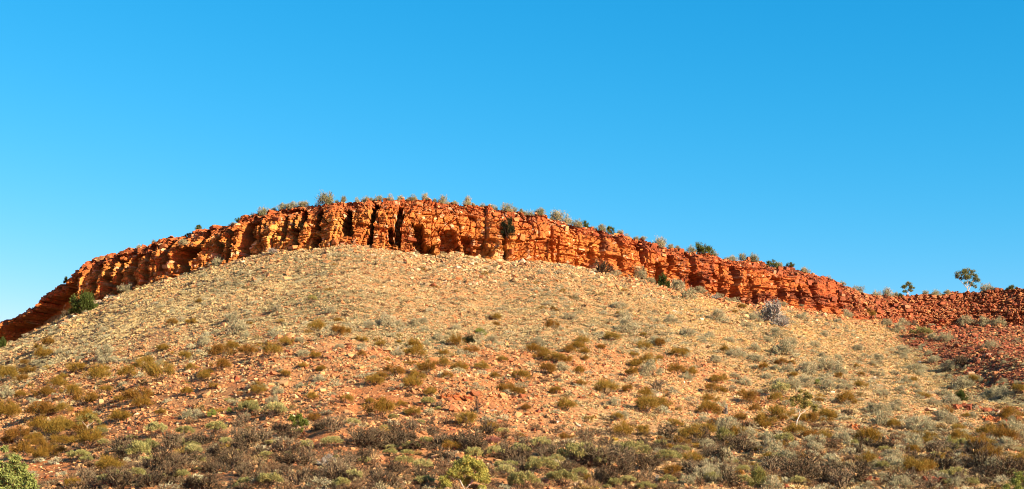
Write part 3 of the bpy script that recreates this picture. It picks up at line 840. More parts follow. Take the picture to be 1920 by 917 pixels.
# ------------------------------------------------------------------ shrubs one by one: photo px, py of the middle, width in px
OLIVE = """89,645,27 70,653,18 77,667,38 45,682,20 52,697,32 8,697,26 140,690,40 117,705,22 178,712,44 105,722,32 200,695,15 273,678,30 270,692,38 237,702,36 298,705,46 13,707,34 38,713,30 80,738,38 130,735,34 158,750,46 198,732,24 255,740,50 222,747,26 262,760,40 302,777,22 75,773,50 16,778,34 305,653,26 160,785,30
115,799,46 158,787,36 67,802,38 32,822,42 10,830,24 63,822,32 70,837,30 40,847,42 108,829,38 167,829,50 107,842,26 133,827,26 220,785,32 373,567,18 357,605,22 323,608,22 467,607,13 535,643,26 413,665,44 435,653,30 462,662,34 508,662,36 593,615,36 632,600,22 633,627,30 590,667,22 413,688,34 345,672,26 568,688,18 602,692,20 535,700,22 358,692,22 390,697,22 380,705,24
350,738,26 400,727,18 465,752,20 778,645,30 778,660,40 712,648,20 678,638,22 647,625,22 747,640,10 930,597,18 928,608,16 855,643,30 882,658,28 832,660,20 678,668,16 943,675,22 833,683,26 863,687,34 903,688,30 803,695,36 740,698,36 928,707,22 698,717,36 778,710,34 770,727,36 838,710,22 948,727,30 808,737,26 650,752,24 693,755,20 752,755,20 713,772,56 873,792,44
1035,613,26 1148,633,30 1092,640,26 1083,648,28 1093,660,26 1067,657,24 1127,652,20 1022,660,22 997,658,30 1040,670,34 1013,668,26 1207,650,28 1237,647,24 1207,630,16 1160,588,10 1187,663,18 1215,677,32 1190,680,34 1237,675,14 1270,662,34 1060,678,26 1097,673,14 1027,693,34 977,707,34 1187,702,24 1268,697,30 1085,698,22
1090,720,20 1135,727,44 1177,732,22 1060,762,40 987,762,20 1213,762,52 1157,788,22 1110,782,18 1170,812,40 1207,815,26 970,733,30 1042,733,24 1240,823,20 1060,818,22 1102,785,14 1257,840,20 1262,792,20 1260,885,38 1098,895,26
1360,657,20 1433,692,20 1465,680,26 1485,683,16 1298,702,24 1285,660,20 1573,705,16 1488,703,16 1378,585,12 1392,575,16 1347,713,32 1335,733,26 1353,738,22 1333,750,30 1410,753,34 1433,793,44 1478,753,12 1590,753,34 1520,817,36 1547,820,24 1297,817,42 1528,792,30 1388,783,30 1338,793,24 1397,817,24 1537,755,16 1393,740,18 1503,787,26
1472,850,26 1438,860,24 1387,887,20 1453,904,24 1297,862,34 1502,860,22 1412,874,16 1577,870,18 1607,687,14 1615,702,14 1603,755,14 1813,780,16 1678,799,26 1742,819,36 1840,839,40 1863,834,14 1620,817,22 1628,865,34 1713,875,50 1637,834,20 1883,807,22 1712,825,22 1628,572,24"""
PALE = """70,680,18 13,740,28 50,720,16 197,662,36 200,677,32 230,722,18 298,683,18 618,585,22 443,618,40 567,663,26 520,580,22 435,598,30 370,785,24 353,777,24 492,727,22 520,737,24 510,750,24 445,758,18 563,722,16 602,730,14 597,712,24
723,607,34 747,608,22 692,612,22 777,610,26 793,600,22 678,653,18 923,635,30 700,673,13 800,643,16 1067,593,24 1177,613,40 1160,573,24 1055,692,30 1220,698,40 1008,640,20 1230,640,24 1347,595,34 1400,607,24 1457,627,28 1472,657,40 1440,637,18 1485,643,20 1542,667,16 1330,628,20 1550,687,34 1383,665,30 1590,585,18 1370,638,24 1572,672,16 1290,625,24 1417,673,26 1517,692,36
1485,718,34 1513,718,34 1463,718,24 1397,717,24 1553,713,30 1585,725,26 1435,820,30 1503,795,18 1452,849,24 1530,839,34 1480,862,36 1540,870,22 1557,859,24 1327,882,34 1290,905,30 1337,899,30 1447,912,40
1695,658,30 1647,672,24 1637,683,14 1743,662,16 1753,675,20 1782,687,32 1717,692,30 1808,718,40 1827,707,20 1687,732,20 1657,737,24 1883,738,34 1858,738,26 1683,755,26 1723,737,16 1772,738,24 1785,752,30 1883,680,12 1730,648,14 1700,717,20 1723,702,16 1653,702,16 1637,767,30 1658,773,30 1750,753,24 1910,717,16 1873,717,12 1888,722,10 1622,667,12
1727,794,50 1775,784,44 1657,790,36 1710,788,20 1898,790,18 1155,498,22 1196,511,32 1174,504,16 1219,527,20 1269,537,34 1292,553,34 1315,540,26 1348,547,18 1364,557,14 1466,561,20 237,534,30 408,491,30 381,518,20 552,487,14 1503,550,12 1591,582,16 1664,607,22 1691,601,26 1687,619,26 1750,633,20 1465,567,18 1677,855,34 1850,874,24"""
GREY = """188,810,24 145,857,36 160,865,24 247,824,18 278,840,34 257,857,50 280,862,36 217,887,26 253,892,32 197,900,30 290,814,40 430,750,17 470,762,24 462,773,40 513,773,42 403,808,38 345,813,34 330,832,26 423,832,22 507,833,22 570,842,34 622,832,36 363,848,32 328,851,18 500,854,24 458,907,34 503,909,44 538,852,16 370,882,18
802,752,24 822,767,10 660,800,26 790,793,13 943,813,22 738,785,20 722,810,20 733,838,24 705,840,14 798,833,24 928,850,32 955,845,14 888,864,34 857,874,26 947,892,32 795,907,34 757,872,32 763,852,22 803,879,18 940,879,26
1090,855,66 1127,877,28 1015,875,52 1053,900,56 1188,852,56 1230,857,24 1260,857,34 980,910,50 1177,902,26 1137,909,18 1117,905,14 1253,904,30 963,894,14 973,845,34 1465,737,36 1730,625,38 1820,907,34"""
BARE = """308,867,40 267,874,40 158,897,40 217,905,60 283,905,50 458,792,34 527,803,34 483,817,50 440,808,30 370,825,36 625,803,36 463,833,50 553,897,50 470,887,50 457,878,24 437,850,44 620,880,50 567,864,50 345,907,36 627,905,36 370,862,40 333,867,40
765,740,16 823,758,26 748,803,40 665,820,50 727,800,24 770,800,28 807,808,30 882,823,60 913,807,34 823,825,40 707,832,44 765,837,30 743,823,50 720,837,20 823,852,40 840,855,40 790,894,36 740,887,40 720,907,50 915,884,26 653,859,40 648,892,40 690,852,40 887,839,50
1233,725,34 1022,782,14 1098,820,30 1270,828,28 988,830,30 1122,808,24 1237,833,24 1143,833,30 1027,833,30 1017,850,34 970,867,44 1063,877,44 1143,897,44 1177,877,34 1210,895,34 1152,850,44 1215,875,44 1230,837,20
1438,733,18 1343,773,20 1390,832,44 1333,827,24 1588,772,30 1293,874,44 1397,837,44 1358,862,40 1388,872,34 1517,880,40 1563,897,44 1477,900,40 1330,845,26 1372,904,44 1422,887,30 1588,904,30 1807,678,30 1750,860,46 1775,874,50 1813,865,40 1883,879,70 1690,894,50 1610,847,34 1617,880,34 1863,815,16 1800,875,30 1850,894,40 1715,585,20 1129,504,38 1520,577,14 124,583,20"""
RIDGE = """261,457,12 288,453,8 434,418,16 473,401,10 493,397,26 514,391,16 529,387,22 549,384,26 570,382,22 609,376,36 632,376,10 685,371,22 711,369,20 732,372,14 750,369,16 768,369,12 779,372,12 797,371,18 815,374,12 830,373,20 854,378,12 875,379,18 888,381,10 923,389,22 949,392,24 962,392,14 977,391,12 991,396,22 1014,400,20 1047,402,36 1067,410,24 1083,412,20 1112,421,14 1129,424,20 1161,431,16 1192,444,14 1207,450,14 1237,457,28 1256,458,16 1281,463,12 1296,468,18 1340,473,16 1374,480,18 1394,483,20 1413,485,20 1462,496,14 1509,511,22 1552,521,16 1579,536,14 1611,546,24 1644,550,20 1666,553,24 1754,546,22 1778,544,14 1848,540,22"""
RGREEN = """353,433,14 371,431,14 449,407,14 126,530,16 92,548,8 1094,416,18 1143,427,18 1320,468,34 1446,491,34 1480,501,16 1640,544,18 1897,539,16 1685,554,16"""
def parse(t): return [tuple(float(q) for q in e.split(',')) for e in t.split()]

# landmarks that labels refer to (each is built below or is a feature of the cliff)
MARKS = [('the broadleaf tree, bottom left corner', 25, 890), ('the dark green bush under left cliff', 157, 570), ('the small bright green tree', 553, 790),
         ('the layered orange outcrop', 857, 742), ('the yellow-green forked tree', 873, 892), ('the blackish brown bush', 877, 638),
         ('the light green mid-slope bush', 900, 622), ('the charred little tree', 895, 760), ('the big bleached dead shrub', 1447, 585),
         ('the bent white-trunked tree', 1500, 770), ('the round green bush at right cliff foot', 1245, 530), ('the dark green bush on right slope', 1802, 742),
         ('the red rubble heap with white rocks', 1833, 762), ('the bright green bottom right corner tree', 1905, 903), ('the roundest cushion shrub, bottom centre', 1053, 900),
         ('the small white rounded boulder', 1787, 802), ('the orange slab outcrop, lower right', 1662, 822), ('the tall skyline tree', 1812, 530), ('the smaller skyline tree', 1702, 545),
         ('the bleached fallen branch, mid slope', 740, 665), ('the thin pale-trunked olive tree', 163, 805), ('the smooth rounded orange boulder', 855, 763), ('the dark bush on the cliff face', 952, 430),
         ("the cliff's widest black cleft", 459, 450), ('the pale patch at the cliff foot', 936, 478), ('the slender grey leafless tree', 1017, 850), ('the largest golden shrub, lower middle', 713, 772),
         ('the lone dark shrub, upper left slope', 585, 565), ('the small vivid green herb', 397, 777), ('the round golden shrub on stony ground', 1213, 762),
         ('the yellow-flowered plant', 1150, 825), ('the feathery yellow-green shrub', 1358, 820), ('the dark red rock step', 1758, 905), ('the flat red slab, upper slope', 890, 533),
         ('the broad golden shrub, left slope', 413, 665), ('the pink-leaved shrub', 923, 825), ('the tall yellowish branching shrub', 1423, 898), ('the arching pale dead shrub', 612, 866), ('the widest cushion shrub', 1090, 855)]
RMARKS = [('the tallest skyline shrub', 609, 376), ('the biggest skyline clump, right of centre', 1047, 402), ('the dark green skyline bush', 1320, 468),
          ('the green skyline bush with bare twig', 1446, 491), ('the smaller skyline tree', 1702, 545), ('the tall skyline tree', 1812, 530)]
ORD = ['nearest', 'second nearest', 'third nearest', 'fourth nearest', 'fifth nearest', 'sixth nearest', 'seventh nearest', 'eighth nearest', 'ninth nearest', 'tenth nearest', 'eleventh nearest', 'twelfth nearest',
       'thirteenth nearest', 'fourteenth nearest', 'fifteenth nearest', 'sixteenth nearest', 'seventeenth nearest', 'eighteenth nearest', 'nineteenth nearest', 'twentieth nearest']
HAND = {('olive', 713, 772): 'largest golden-olive shrub in the lower middle, just above the dark twiggy belt',
        ('olive', 1213, 762): 'big round golden-olive shrub on stony ground right of centre',
        ('olive', 413, 665): 'broad dense golden-olive shrub at the top of the left slope shrubs',
        ('grey', 1053, 900): 'roundest cushion-topped shrub, pale yellow-green, at the bottom edge in the centre',
        ('grey', 1090, 855): 'widest cushion-topped green shrub, above the round one at bottom centre',
        ('ridge', 609, 376): 'tallest skyline shrub, standing on the cliff rim left of the summit',
        ('ridge', 1047, 402): 'biggest pale clump of skyline shrub, right of the summit',
        ('ridgegreen', 1320, 468): 'dark green spreading bush on the skyline of the right cliff',
        ('ridgegreen', 1446, 491): 'green skyline bush with one bare twig, well right of the summit'}
def direction(dx, dy):
    a = math.degrees(math.atan2(-dy, dx)) % 360
    return ['right of', 'upper right of', 'above', 'upper left of', 'left of', 'lower left of', 'below', 'lower right of'][int(((a + 22.5) % 360) // 45)]
pending = []
def want_label(o, phrase, px, py, ridge=False): pending.append((o, phrase, px, py, ridge))
def give_labels():
    groups = {}
    for o, ph, px, py, ridge in pending:
        mk = RMARKS if ridge else MARKS
        best = sorted(mk, key=lambda m: math.hypot(px - m[1], (py - m[2]) * (0 if ridge else 1.3)))[0]
        dn = ('left of' if px < best[1] else 'right of') if ridge else direction(px - best[1], py - best[2])
        groups.setdefault((ph, best[0], dn), []).append((math.hypot(px - best[1], py - best[2]), o))
    for (ph, mk, dn), lst in groups.items():
        lst.sort(key=lambda q: q[0])
        for i, (d, o) in enumerate(lst):
            if len(lst) == 1: o['label'] = '%s %s %s' % (ph, dn, mk)
            else: o['label'] = '%s, %s %s %s' % (ph, ORD[min(i, len(ORD) - 1)], dn, mk)

CFG = {  # kind: (name, category, phrase, group, height/width)
    'olive': ('olive_shrub', 'shrub', 'golden-olive shrub', 'golden-olive shrubs on the hillside', .62),
    'pale': ('pale_shrub', 'shrub', 'pale-green shrub', 'pale grey-green shrubs on the slope', .62),
    'grey': ('cushion_shrub', 'shrub', 'cushion-topped shrub', 'cushion-topped green shrubs at the foot of the hill', .62),
    'bare': ('twiggy_shrub', 'shrub', 'leafless shrub', 'leafless twiggy shrubs at the foot of the hill', .68),
    'ridge': ('ridge_shrub', 'shrub', 'wispy skyline shrub', 'wispy shrubs along the skyline', .62),
    'ridgegreen': ('ridge_bush', 'bush', 'dark green skyline bush', 'green bushes along the skyline', .6),
}
def put(kind, var, loc, R, Hh, rotz, name, cat, group=None, parts=True, fol_label=None):
    fol, stm = KINDS[kind][var % len(KINDS[kind])]
    root = bpy.data.objects.new(name, None if (fol is not None and stm is not None) else (fol or stm))
    link(root)
    root.location = loc; root.scale = (R, R, Hh); root.rotation_euler = (0, 0, rotz)
    root['category'] = cat
    if group: root['group'] = group
    if fol is not None and stm is not None:
        root.empty_display_size = .5
        link(bpy.data.objects.new('foliage', fol), root); link(bpy.data.objects.new('stems', stm), root)
    return root
rs = random.Random(5)
def place_list(kind, lst, ridge=False):
    name, cat, phrase, group, hw = CFG[kind]
    a = np.array(lst)
    w = a[:, 2]
    hp = w * hw
    if ridge:
        x, y, z = crest(a[:, 0])
    else:
        x, y, z = hit(a[:, 0], a[:, 1] + hp * .45)
    for i in range(len(a)):
        d = y[i] / math.cos(PITCH)
        R = w[i] * .5 * d / F * {'bare': 1.5, 'olive': 1.14, 'ridge': .98, 'grey': 1.15}.get(kind, 1.1)
        Hh = (hp[i] if not ridge else max(hp[i] * rs.uniform(.7, 1.25), 7)) * d / F * rs.uniform(.8, 1.2) * (1.3 if kind == 'bare' else 1.1)
        o = put(kind, rs.randrange(99), (x[i], y[i] + (0 if ridge else R * .3), z[i] - .05), R, Hh, rs.uniform(0, 6.28), name, cat, group)
        hk = (kind, int(a[i, 0]), int(a[i, 1]))
        if hk in HAND: o['label'] = HAND[hk]; continue
        sw = '' if ridge and kind == 'ridgegreen' else (('broad ' if w[i] >= 22 else 'small ' if w[i] <= 13 else 'mid-sized ') if ridge else ('broad ' if w[i] >= 34 else 'small ' if w[i] <= 22 else 'mid-sized '))
        want_label(o, sw + phrase, a[i, 0], a[i, 1], ridge)
def more(n, lo, hi, sz, seed, gate=None, keepoff=0):
    rr = random.Random(seed); out = []
    while len(out) < n:
        p = (round(rr.uniform(4, 1916)), round(rr.uniform(lo, hi)), round(rr.uniform(*sz)))
        if gate and not gate(*p): continue
        if keepoff and any(math.hypot(p[0] - q[0], 1.6 * (p[1] - q[1])) < keepoff for q in out): continue
        out.append(p)
    return out
LISTS = {'olive': parse(OLIVE), 'pale': parse(PALE), 'grey': parse(GREY), 'bare': parse(BARE), 'ridge': parse(RIDGE)}
LISTS['bare'] += more(110, 795, 912, (24, 54), 21, lambda x_, y_, w_: y_ > 815 + 22 * math.sin(x_ / 130.) and x_ > 210 and (x_ < 1400 or w_ % 2 == 0) and not (60 < x_ < 140 and y_ > 850) and not (815 < x_ < 930 and y_ > 850), 17)
LISTS['grey'] += more(60, 830, 914, (16, 34), 22, lambda x_, y_, w_: not (60 < x_ < 140) and not (815 < x_ < 930 and y_ > 850), 26)
LISTS['pale'] += more(70, 560, 800, (14, 28), 23, lambda x_, y_, w_: x_ > 1150 or (x_ < 900 and y_ < 680 and y_ > 600), 24)
LISTS['pale'] += more(40, 800, 912, (22, 46), 25, lambda x_, y_, w_: x_ > 1280, 26)
LISTS['olive'] += more(34, 770, 910, (22, 50), 26, lambda x_, y_, w_: x_ > 1250 or x_ < 240, 30)
LISTS['olive'] += more(30, 700, 860, (18, 34), 24, None, 40)
LISTS['ridge'] += [(q, 0, random.Random(q).choice((7, 9, 12, 15))) for q in list(range(488, 1130, 26)) + list(range(1130, 1600, 47)) + [1600, 1640, 1680, 1735, 1775, 1860]]
for kd in ('olive', 'pale', 'grey', 'bare'): place_list(kd, LISTS[kd])
place_list('ridge', LISTS['ridge'], True); place_list('ridgegreen', parse(RGREEN), True)

# ------------------------------------------------------------------ single plants that stand out
def single(kind, px, py, w, hpx, name, cat, label, on_cliff=None, var=0):
    if on_cliff is not None:
        X, Y, Z = CL[0], CL[1], CL[2]                       # rooted on the rock surface itself
        qx, qy = project(X[30:112], Y[30:112], Z[30:112])
        dd = np.hypot(qx - px, qy - (py + hpx * .4)) + np.where(True, .05 * (Y[30:112] - Y[30:112].min()), 0)
        q = np.unravel_index(np.argmin(dd), dd.shape)
        x, y, z = float(X[30:112][q]), float(Y[30:112][q]) - .7, float(Z[30:112][q])
    else:
        xx, yy, zz = hit(px, py + hpx * .45); x, y, z = float(xx[0]), float(yy[0]), float(zz[0])
    d = y / math.cos(PITCH)
    o = put(kind, var, (x, y, z - .05), w * .5 * d / F, hpx * d / F, 1.0 + var, name, cat)
    o['label'] = label
    return o
single('green', 157, 570, 46, 40, 'green_bush', 'bush', 'dense dark green round bush standing at the foot of the shaded left cliff', var=0)
single('green', 1245, 530, 22, 24, 'green_bush', 'bush', 'lone round green bush against the right cliff foot', var=1)
single('green', 1802, 743, 20, 20, 'green_bush', 'bush', 'small dark green bush casting a long shadow on the right slope', var=2)
single('green', 4, 645, 14, 18, 'green_bush', 'bush', 'green bush at the left edge where the cliff band ends', var=3)
single('fresh', 900, 622, 22, 13, 'light_green_bush', 'bush', 'low light green bush among the grass on the mid slope', var=0)
single('fresh', 397, 777, 15, 16, 'green_herb', 'plant', 'small vivid green herb beside grey shrubs on orange soil', var=1)
single('fresh', 428, 773, 12, 10, 'green_herb', 'plant', 'tiny green herb left of the cushion-topped shrub pair', var=2)
single('fresh', 1533, 717, 13, 11, 'green_herb', 'plant', 'small fresh green herb on the right slope among pale shrubs', var=0)
single('dark', 877, 638, 26, 16, 'dark_bush', 'bush', 'blackish brown burnt-looking bush on the mid slope', var=0)
single('dark', 952, 432, 26, 34, 'dark_bush', 'bush', 'dark drooping bush growing out of a crack in the middle cliff face', on_cliff=2.2, var=1)
single('green', 704, 387, 15, 12, 'green_bush', 'bush', 'small green bush on the ledge just under the middle cliff rim', on_cliff=2.6, var=1)
single('pale', 345, 456, 22, 12, 'ledge_shrub', 'shrub', 'pale shrub on the upper ledge of the left cliff', on_cliff=2.2, var=3)
single('grey', 585, 565, 22, 15, 'dark_lone_shrub', 'shrub', 'small lone dark shrub high on the grassy left slope', var=2)
single('yellow', 1358, 820, 38, 26, 'feathery_shrub', 'shrub', 'feathery yellow-green shrub on the lower right slope', var=0)
single('yellow', 1423, 898, 42, 40, 'feathery_shrub', 'shrub', 'tall yellowish branching shrub at the bottom, right of centre', var=1)
single('yellow', 1785, 832, 32, 26, 'feathery_shrub', 'shrub', 'feathery yellow-green shrub right of the olive shrubs at lower right', var=2)
single('dead', 1450, 584, 76, 46, 'dead_shrub', 'shrub', 'bleached grey-white dead shrub standing just below the right cliff', var=0)
single('dead', 1463, 604, 40, 24, 'dead_shrub', 'shrub', 'smaller bleached dead shrub just downhill of the big bleached one', var=1)
single('dead', 513, 472, 32, 13, 'dead_shrub', 'shrub', 'low grey dead shrub at the cliff foot below the left buttresses', var=2)
single('dead', 1338, 557, 30, 11, 'dead_shrub', 'shrub', 'low flattened whitish dead shrub at the foot of the right cliff', var=1)
single('dead', 1362, 768, 12, 20, 'dead_shrub', 'shrub', 'small upright grey dead shrub among olive shrubs on the lower right', var=0)
single('dead', 840, 870, 26, 16, 'dead_shrub', 'shrub', 'pale dead shrub left of the yellow-green tree at the bottom', var=2)
single('dead', 612, 866, 40, 22, 'dead_shrub', 'shrub', 'pale arching dead shrub in the dark twiggy belt, bottom left of centre', var=1)
single('dead', 1233, 897, 18, 22, 'dead_shrub', 'shrub', 'grey arching dead shrub near the bottom, right of centre', var=0)

# ------------------------------------------------------------------ trees
def tube(pts, rad, sides=7):
    """tapered tube along points"""
    pts = [np.array(p, float) for p in pts]
    V = []; Fq = []
    for i, p in enumerate(pts):
        d = pts[min(i + 1, len(pts) - 1)] - pts[max(i - 1, 0)]
        d /= np.linalg.norm(d)
        a = np.cross(d, [0.3, 1, 0.1]); a /= np.linalg.norm(a); b2 = np.cross(d, a)
        for k in range(sides):
            t = 6.2832 * k / sides
            V.append(p + (a * math.cos(t) + b2 * math.sin(t)) * rad[i])
    for i in range(len(pts) - 1):
        for k in range(sides):
            Fq.append((i * sides + k, i * sides + (k + 1) % sides, (i + 1) * sides + (k + 1) % sides, (i + 1) * sides + k))
    return V, Fq
def tubes_mesh(name, specs, mat):
    V = []; Fc = []
    for pts, rad in specs:
        v, f = tube(pts, rad); o = len(V); V += v; Fc += [tuple(q + o for q in a) for a in f]
    me = bpy.data.meshes.new(name); me.from_pydata([tuple(map(float, v)) for v in V], [], Fc)
    me.materials.append(mat)
    for p in me.polygons: p.use_smooth = True
    return me
def tree(px, base_py, mpp_scale, trunk, limbs, clumps, leafmat, barkmat, name, label, n=5200, leaf=(.20, .06), droop=0.0, ridge=False, seed=1, kfac=1.0):
    """trunk, limbs: polylines in photo pixels relative to the base (x right, y up, z towards the back); clumps: (x, y, z, radius)"""
    if ridge:
        x, y, z = [float(q[0]) for q in crest([px])]
    else:
        xx, yy, zz = hit(px, base_py); x, y, z = float(xx[0]), float(yy[0]), float(zz[0])
    m = y / math.cos(PITCH) / F
    root = link(bpy.data.objects.new(name, None)); root.location = (x, y, z - .1)
    root['label'] = label; root['category'] = 'tree'
    P = lambda p: (p[0] * m, p[2] * m, p[1] * m)
    link(bpy.data.objects.new('trunk', tubes_mesh('trunk', [([P(p) for p in trunk[0]], [q * m for q in trunk[1]])], barkmat)), root)
    for l in limbs:
        link(bpy.data.objects.new('limb', tubes_mesh('limb', [([P(p) for p in l[0]], [q * m for q in l[1]])], barkmat)), root)
    r = np.random.default_rng(seed)
    cl = np.array(clumps, float)
    sub = []
    for c_ in cl:
        k = max(3, int(7 * kfac))
        dd = norm_rows(r.normal(0, 1, (k, 3))) * r.uniform(.3, .95, (k, 1)) * c_[3]
        for q in dd: sub.append((c_[0] + q[0], c_[1] + q[1] * .75, c_[2] + q[2], c_[3] * r.uniform(.28, .5)))
    sub = np.array(sub)
    w = sub[:, 3] ** 2; w /= w.sum()
    ci = r.choice(len(sub), n, p=w)
    cen = sub[ci][:, :3] + r.normal(0, .55, (n, 3)) * sub[ci][:, 3:4] * np.array([1, .75, 1])
    cen = np.stack([cen[:, 0], cen[:, 2], cen[:, 1]], -1) * m
    dirs = r.normal(0, .7, (n, 3)) + np.array([0, 0, .25 - droop])
    v = quad_cloud(cen, dirs, leaf[0] * r.uniform(.6, 1.3, n), leaf[1] * r.uniform(.7, 1.3, n), r)
    link(bpy.data.objects.new('crown', mesh_np('crown', v, np.arange(len(v)), 4, False, [leafmat])), root)
    # twigs from limb ends into the crown
    return root
M_ridgeleaf = leaf_mat('ridge_tree_leaves', [(0, (0.20, 0.21, 0.062)), (1, (0.21, 0.215, 0.068))])
M_youngleaf = leaf_mat('young_tree_leaves', [(0, (0.15, 0.18, 0.03)), (1, (0.17, 0.19, 0.035))])
M_yellowleaf = leaf_mat('yellow_tree_leaves', [(0, (0.46, 0.42, 0.09)), (1, (0.48, 0.43, 0.10))])
M_broad = leaf_mat('broad_green_leaves', [(0, (0.28, 0.32, 0.085)), (1, (0.30, 0.34, 0.09))])
M_browntree = leaf_mat('olive_tree_leaves', [(0, (0.34, 0.29, 0.075)), (1, (0.36, 0.30, 0.085))])
tree(1814, 548, 1, ([(0, 0, 0), (1, 8, 0), (0, 16, 0), (3, 26, 0)], [.9, .7, .55, .4]),
     [([(0, 10, 0), (-6, 18, 1), (-14, 28, 2)], [.8, .55, .3]), ([(1, 12, 0), (7, 19, -1), (13, 24, 0)], [.7, .5, .3]), ([(1, 3, 0), (5, 10, 1), (8, 17, 1)], [.8, .6, .4])],
     [(-15, 35, 0, 8), (-7, 40, 2, 9), (3, 42, 0, 8), (11, 39, 1, 9), (18, 33, 0, 6), (16, 25, 0, 8), (9, 20, 2, 7), (21, 24, 0, 5), (-4, 31, -2, 8), (4, 31, 0, 8), (-10, 29, 3, 5), (-3, 20, 0, 5), (13, 13, 0, 5), (-19, 31, 0, 4)],
     M_ridgeleaf, M_bark, 'ridge_tree', 'tall open-crowned tree alone on the right skyline, pale trunk showing', 6800, (.26, .11), ridge=True, seed=3)
tree(1702, 556, 1, ([(0, 0, 0), (0, 5, 0), (1, 12, 0)], [.7, .5, .3]), [([(0, 3, 0), (4, 8, 0), (7, 12, 0)], [.5, .3, .2]), ([(0, 3, 0), (-4, 9, 0), (-7, 15, 0)], [.5, .3, .2])],
     [(-7, 17, 0, 5), (1, 20, 0, 6), (8, 16, 0, 5), (5, 9, 0, 4), (-5, 8, 0, 4)], M_ridgeleaf, M_bark, 'ridge_tree', 'smaller of the two trees on the right skyline, short and round-crowned', 3000, (.25, .10), ridge=True, seed=4)
tree(1492, 812, 1, ([(0, 0, 0), (1, 12, 0), (3, 22, 0), (9, 34, 0)], [1.7, 1.4, 1.2, .9]),
     [([(9, 34, 0), (7, 42, 0), (5, 50, 0)], [.9, .6, .3]), ([(9, 34, 0), (16, 38, 0), (22, 43, 1)], [.8, .6, .3]), ([(16, 38, 0), (20, 48, 0), (24, 60, 0)], [.5, .4, .2])],
     [(0, 54, 0, 9), (12, 62, 0, 10), (25, 58, 2, 10), (34, 48, 0, 8), (18, 50, -2, 9), (6, 66, 0, 7), (20, 70, 0, 7), (-4, 62, 0, 6), (28, 68, 0, 7), (12, 76, 0, 5), (38, 42, 0, 6)],
     M_browntree, M_bark, 'leaning_tree', 'small tree with bent white trunk and thin olive crown on the lower right slope', 9000, (.14, .06), seed=5)
tree(558, 815, 1, ([(0, 0, 0), (0, 8, 0), (-1, 18, 0), (1, 30, 0)], [.9, .7, .6, .4]), [([(0, 10, 0), (6, 20, 0), (11, 28, 0)], [.5, .4, .2]), ([(0, 8, 0), (-5, 14, 0), (-8, 24, 0)], [.5, .4, .2])],
     [(-9, 30, 0, 8), (0, 36, 2, 8), (10, 31, 0, 8), (14, 24, 0, 5), (-4, 12, 0, 6), (-6, 20, 0, 7), (6, 14, 0, 5), (3, 24, 0, 7), (-12, 38, 0, 5)],
     M_youngleaf, M_bark, 'young_tree', 'small bright green tree standing on bare orange soil at lower left', 3600, (.13, .06), seed=6)
tree(163, 818, 1, ([(0, 0, 0), (1, 10, 0), (0, 20, 0), (3, 28, 0)], [1.0, .8, .6, .4]), [([(0, 18, 0), (-8, 26, 0), (-12, 32, 0)], [.5, .4, .2]), ([(1, 20, 0), (10, 27, 0), (17, 31, 0)], [.5, .4, .2])],
     [(-12, 34, 0, 8), (0, 37, 2, 9), (12, 35, 0, 8), (20, 29, 0, 6), (6, 29, 0, 6), (-16, 26, 0, 5)],
     M_browntree, M_bark, 'thin_tree', 'little olive tree with one pale thin trunk on the lower left slope', 2600, (.14, .04), seed=7)
tree(873, 925, 1, ([(0, -8, 0), (-3, 6, 0), (-10, 20, 0)], [2.2, 1.8, 1.2]),
     [([(-2, 3, 0), (10, 16, 0), (16, 30, 0)], [1.8, 1.4, .9]), ([(-10, 20, 0), (-20, 34, 0), (-18, 46, 2)], [1.1, .8, .4]), ([(16, 30, 0), (10, 42, 0), (12, 56, 0)], [.9, .6, .3]), ([(10, 16, 0), (24, 30, 0), (30, 44, 0)], [1, .7, .3])],
     [(-12, 48, 0, 13), (4, 55, 0, 13), (20, 48, 0, 13), (32, 34, 0, 12), (34, 20, 0, 10), (-26, 34, 0, 10), (-40, 20, 0, 11), (-42, 8, 0, 9), (4, 38, -6, 11), (-14, 30, -5, 9), (20, 26, -6, 8), (-32, 12, -4, 9), (30, 6, 0, 8), (-2, 20, 8, 10)],
     M_yellowleaf, M_bark, 'forked_tree', 'bushy yellow-green tree with forked white trunk at the bottom, left of centre', 30000, (.10, .05), seed=8, kfac=2.4)
tree(15, 950, 1, ([(0, -6, 0), (2, 20, 0), (-4, 50, 0)], [2.6, 2.0, 1.0]),
     [([(2, 20, 0), (20, 40, 0), (32, 55, 0)], [1.5, 1, .4]), ([(0, 30, 0), (-12, 50, 0), (-18, 70, 0)], [1.3, .9, .4]), ([(0, 40, 0), (8, 66, 0), (10, 88, 0)], [1.2, .8, .3])],
     [(8, 92, 0, 9), (0, 78, 0, 14), (18, 76, 0, 13), (30, 60, 0, 13), (40, 46, 0, 12), (8, 58, -6, 15), (-16, 66, 0, 14), (-14, 46, -4, 15), (24, 40, -6, 13), (44, 32, 0, 10), (54, 24, 0, 8), (2, 36, -8, 14), (-20, 84, 0, 9), (-14, 112, 0, 6), (30, 28, -6, 12)],
     M_broad, M_dbark, 'broadleaf_tree', 'leafy green tree with drooping leaves filling the bottom left corner', 9000, (.26, .085), droop=.8, seed=9)
tree(1908, 945, 1, ([(0, -8, 0), (1, 14, 0), (-2, 30, 0)], [2.0, 1.5, .8]), [([(1, 12, 0), (12, 26, 0), (16, 36, 0)], [1.2, .8, .3]), ([(0, 10, 0), (-14, 22, 0), (-20, 32, 0)], [1.2, .8, .3])],
     [(-18, 34, 0, 11), (-4, 44, 0, 12), (10, 54, 0, 12), (18, 42, 0, 12), (2, 30, -6, 12), (-26, 24, 0, 9), (14, 28, -5, 11), (24, 60, 0, 10)],
     M_fresh, M_dbark, 'corner_bush', 'bright green small-leaved tree at the bottom right corner', 6500, (.12, .06), seed=10)
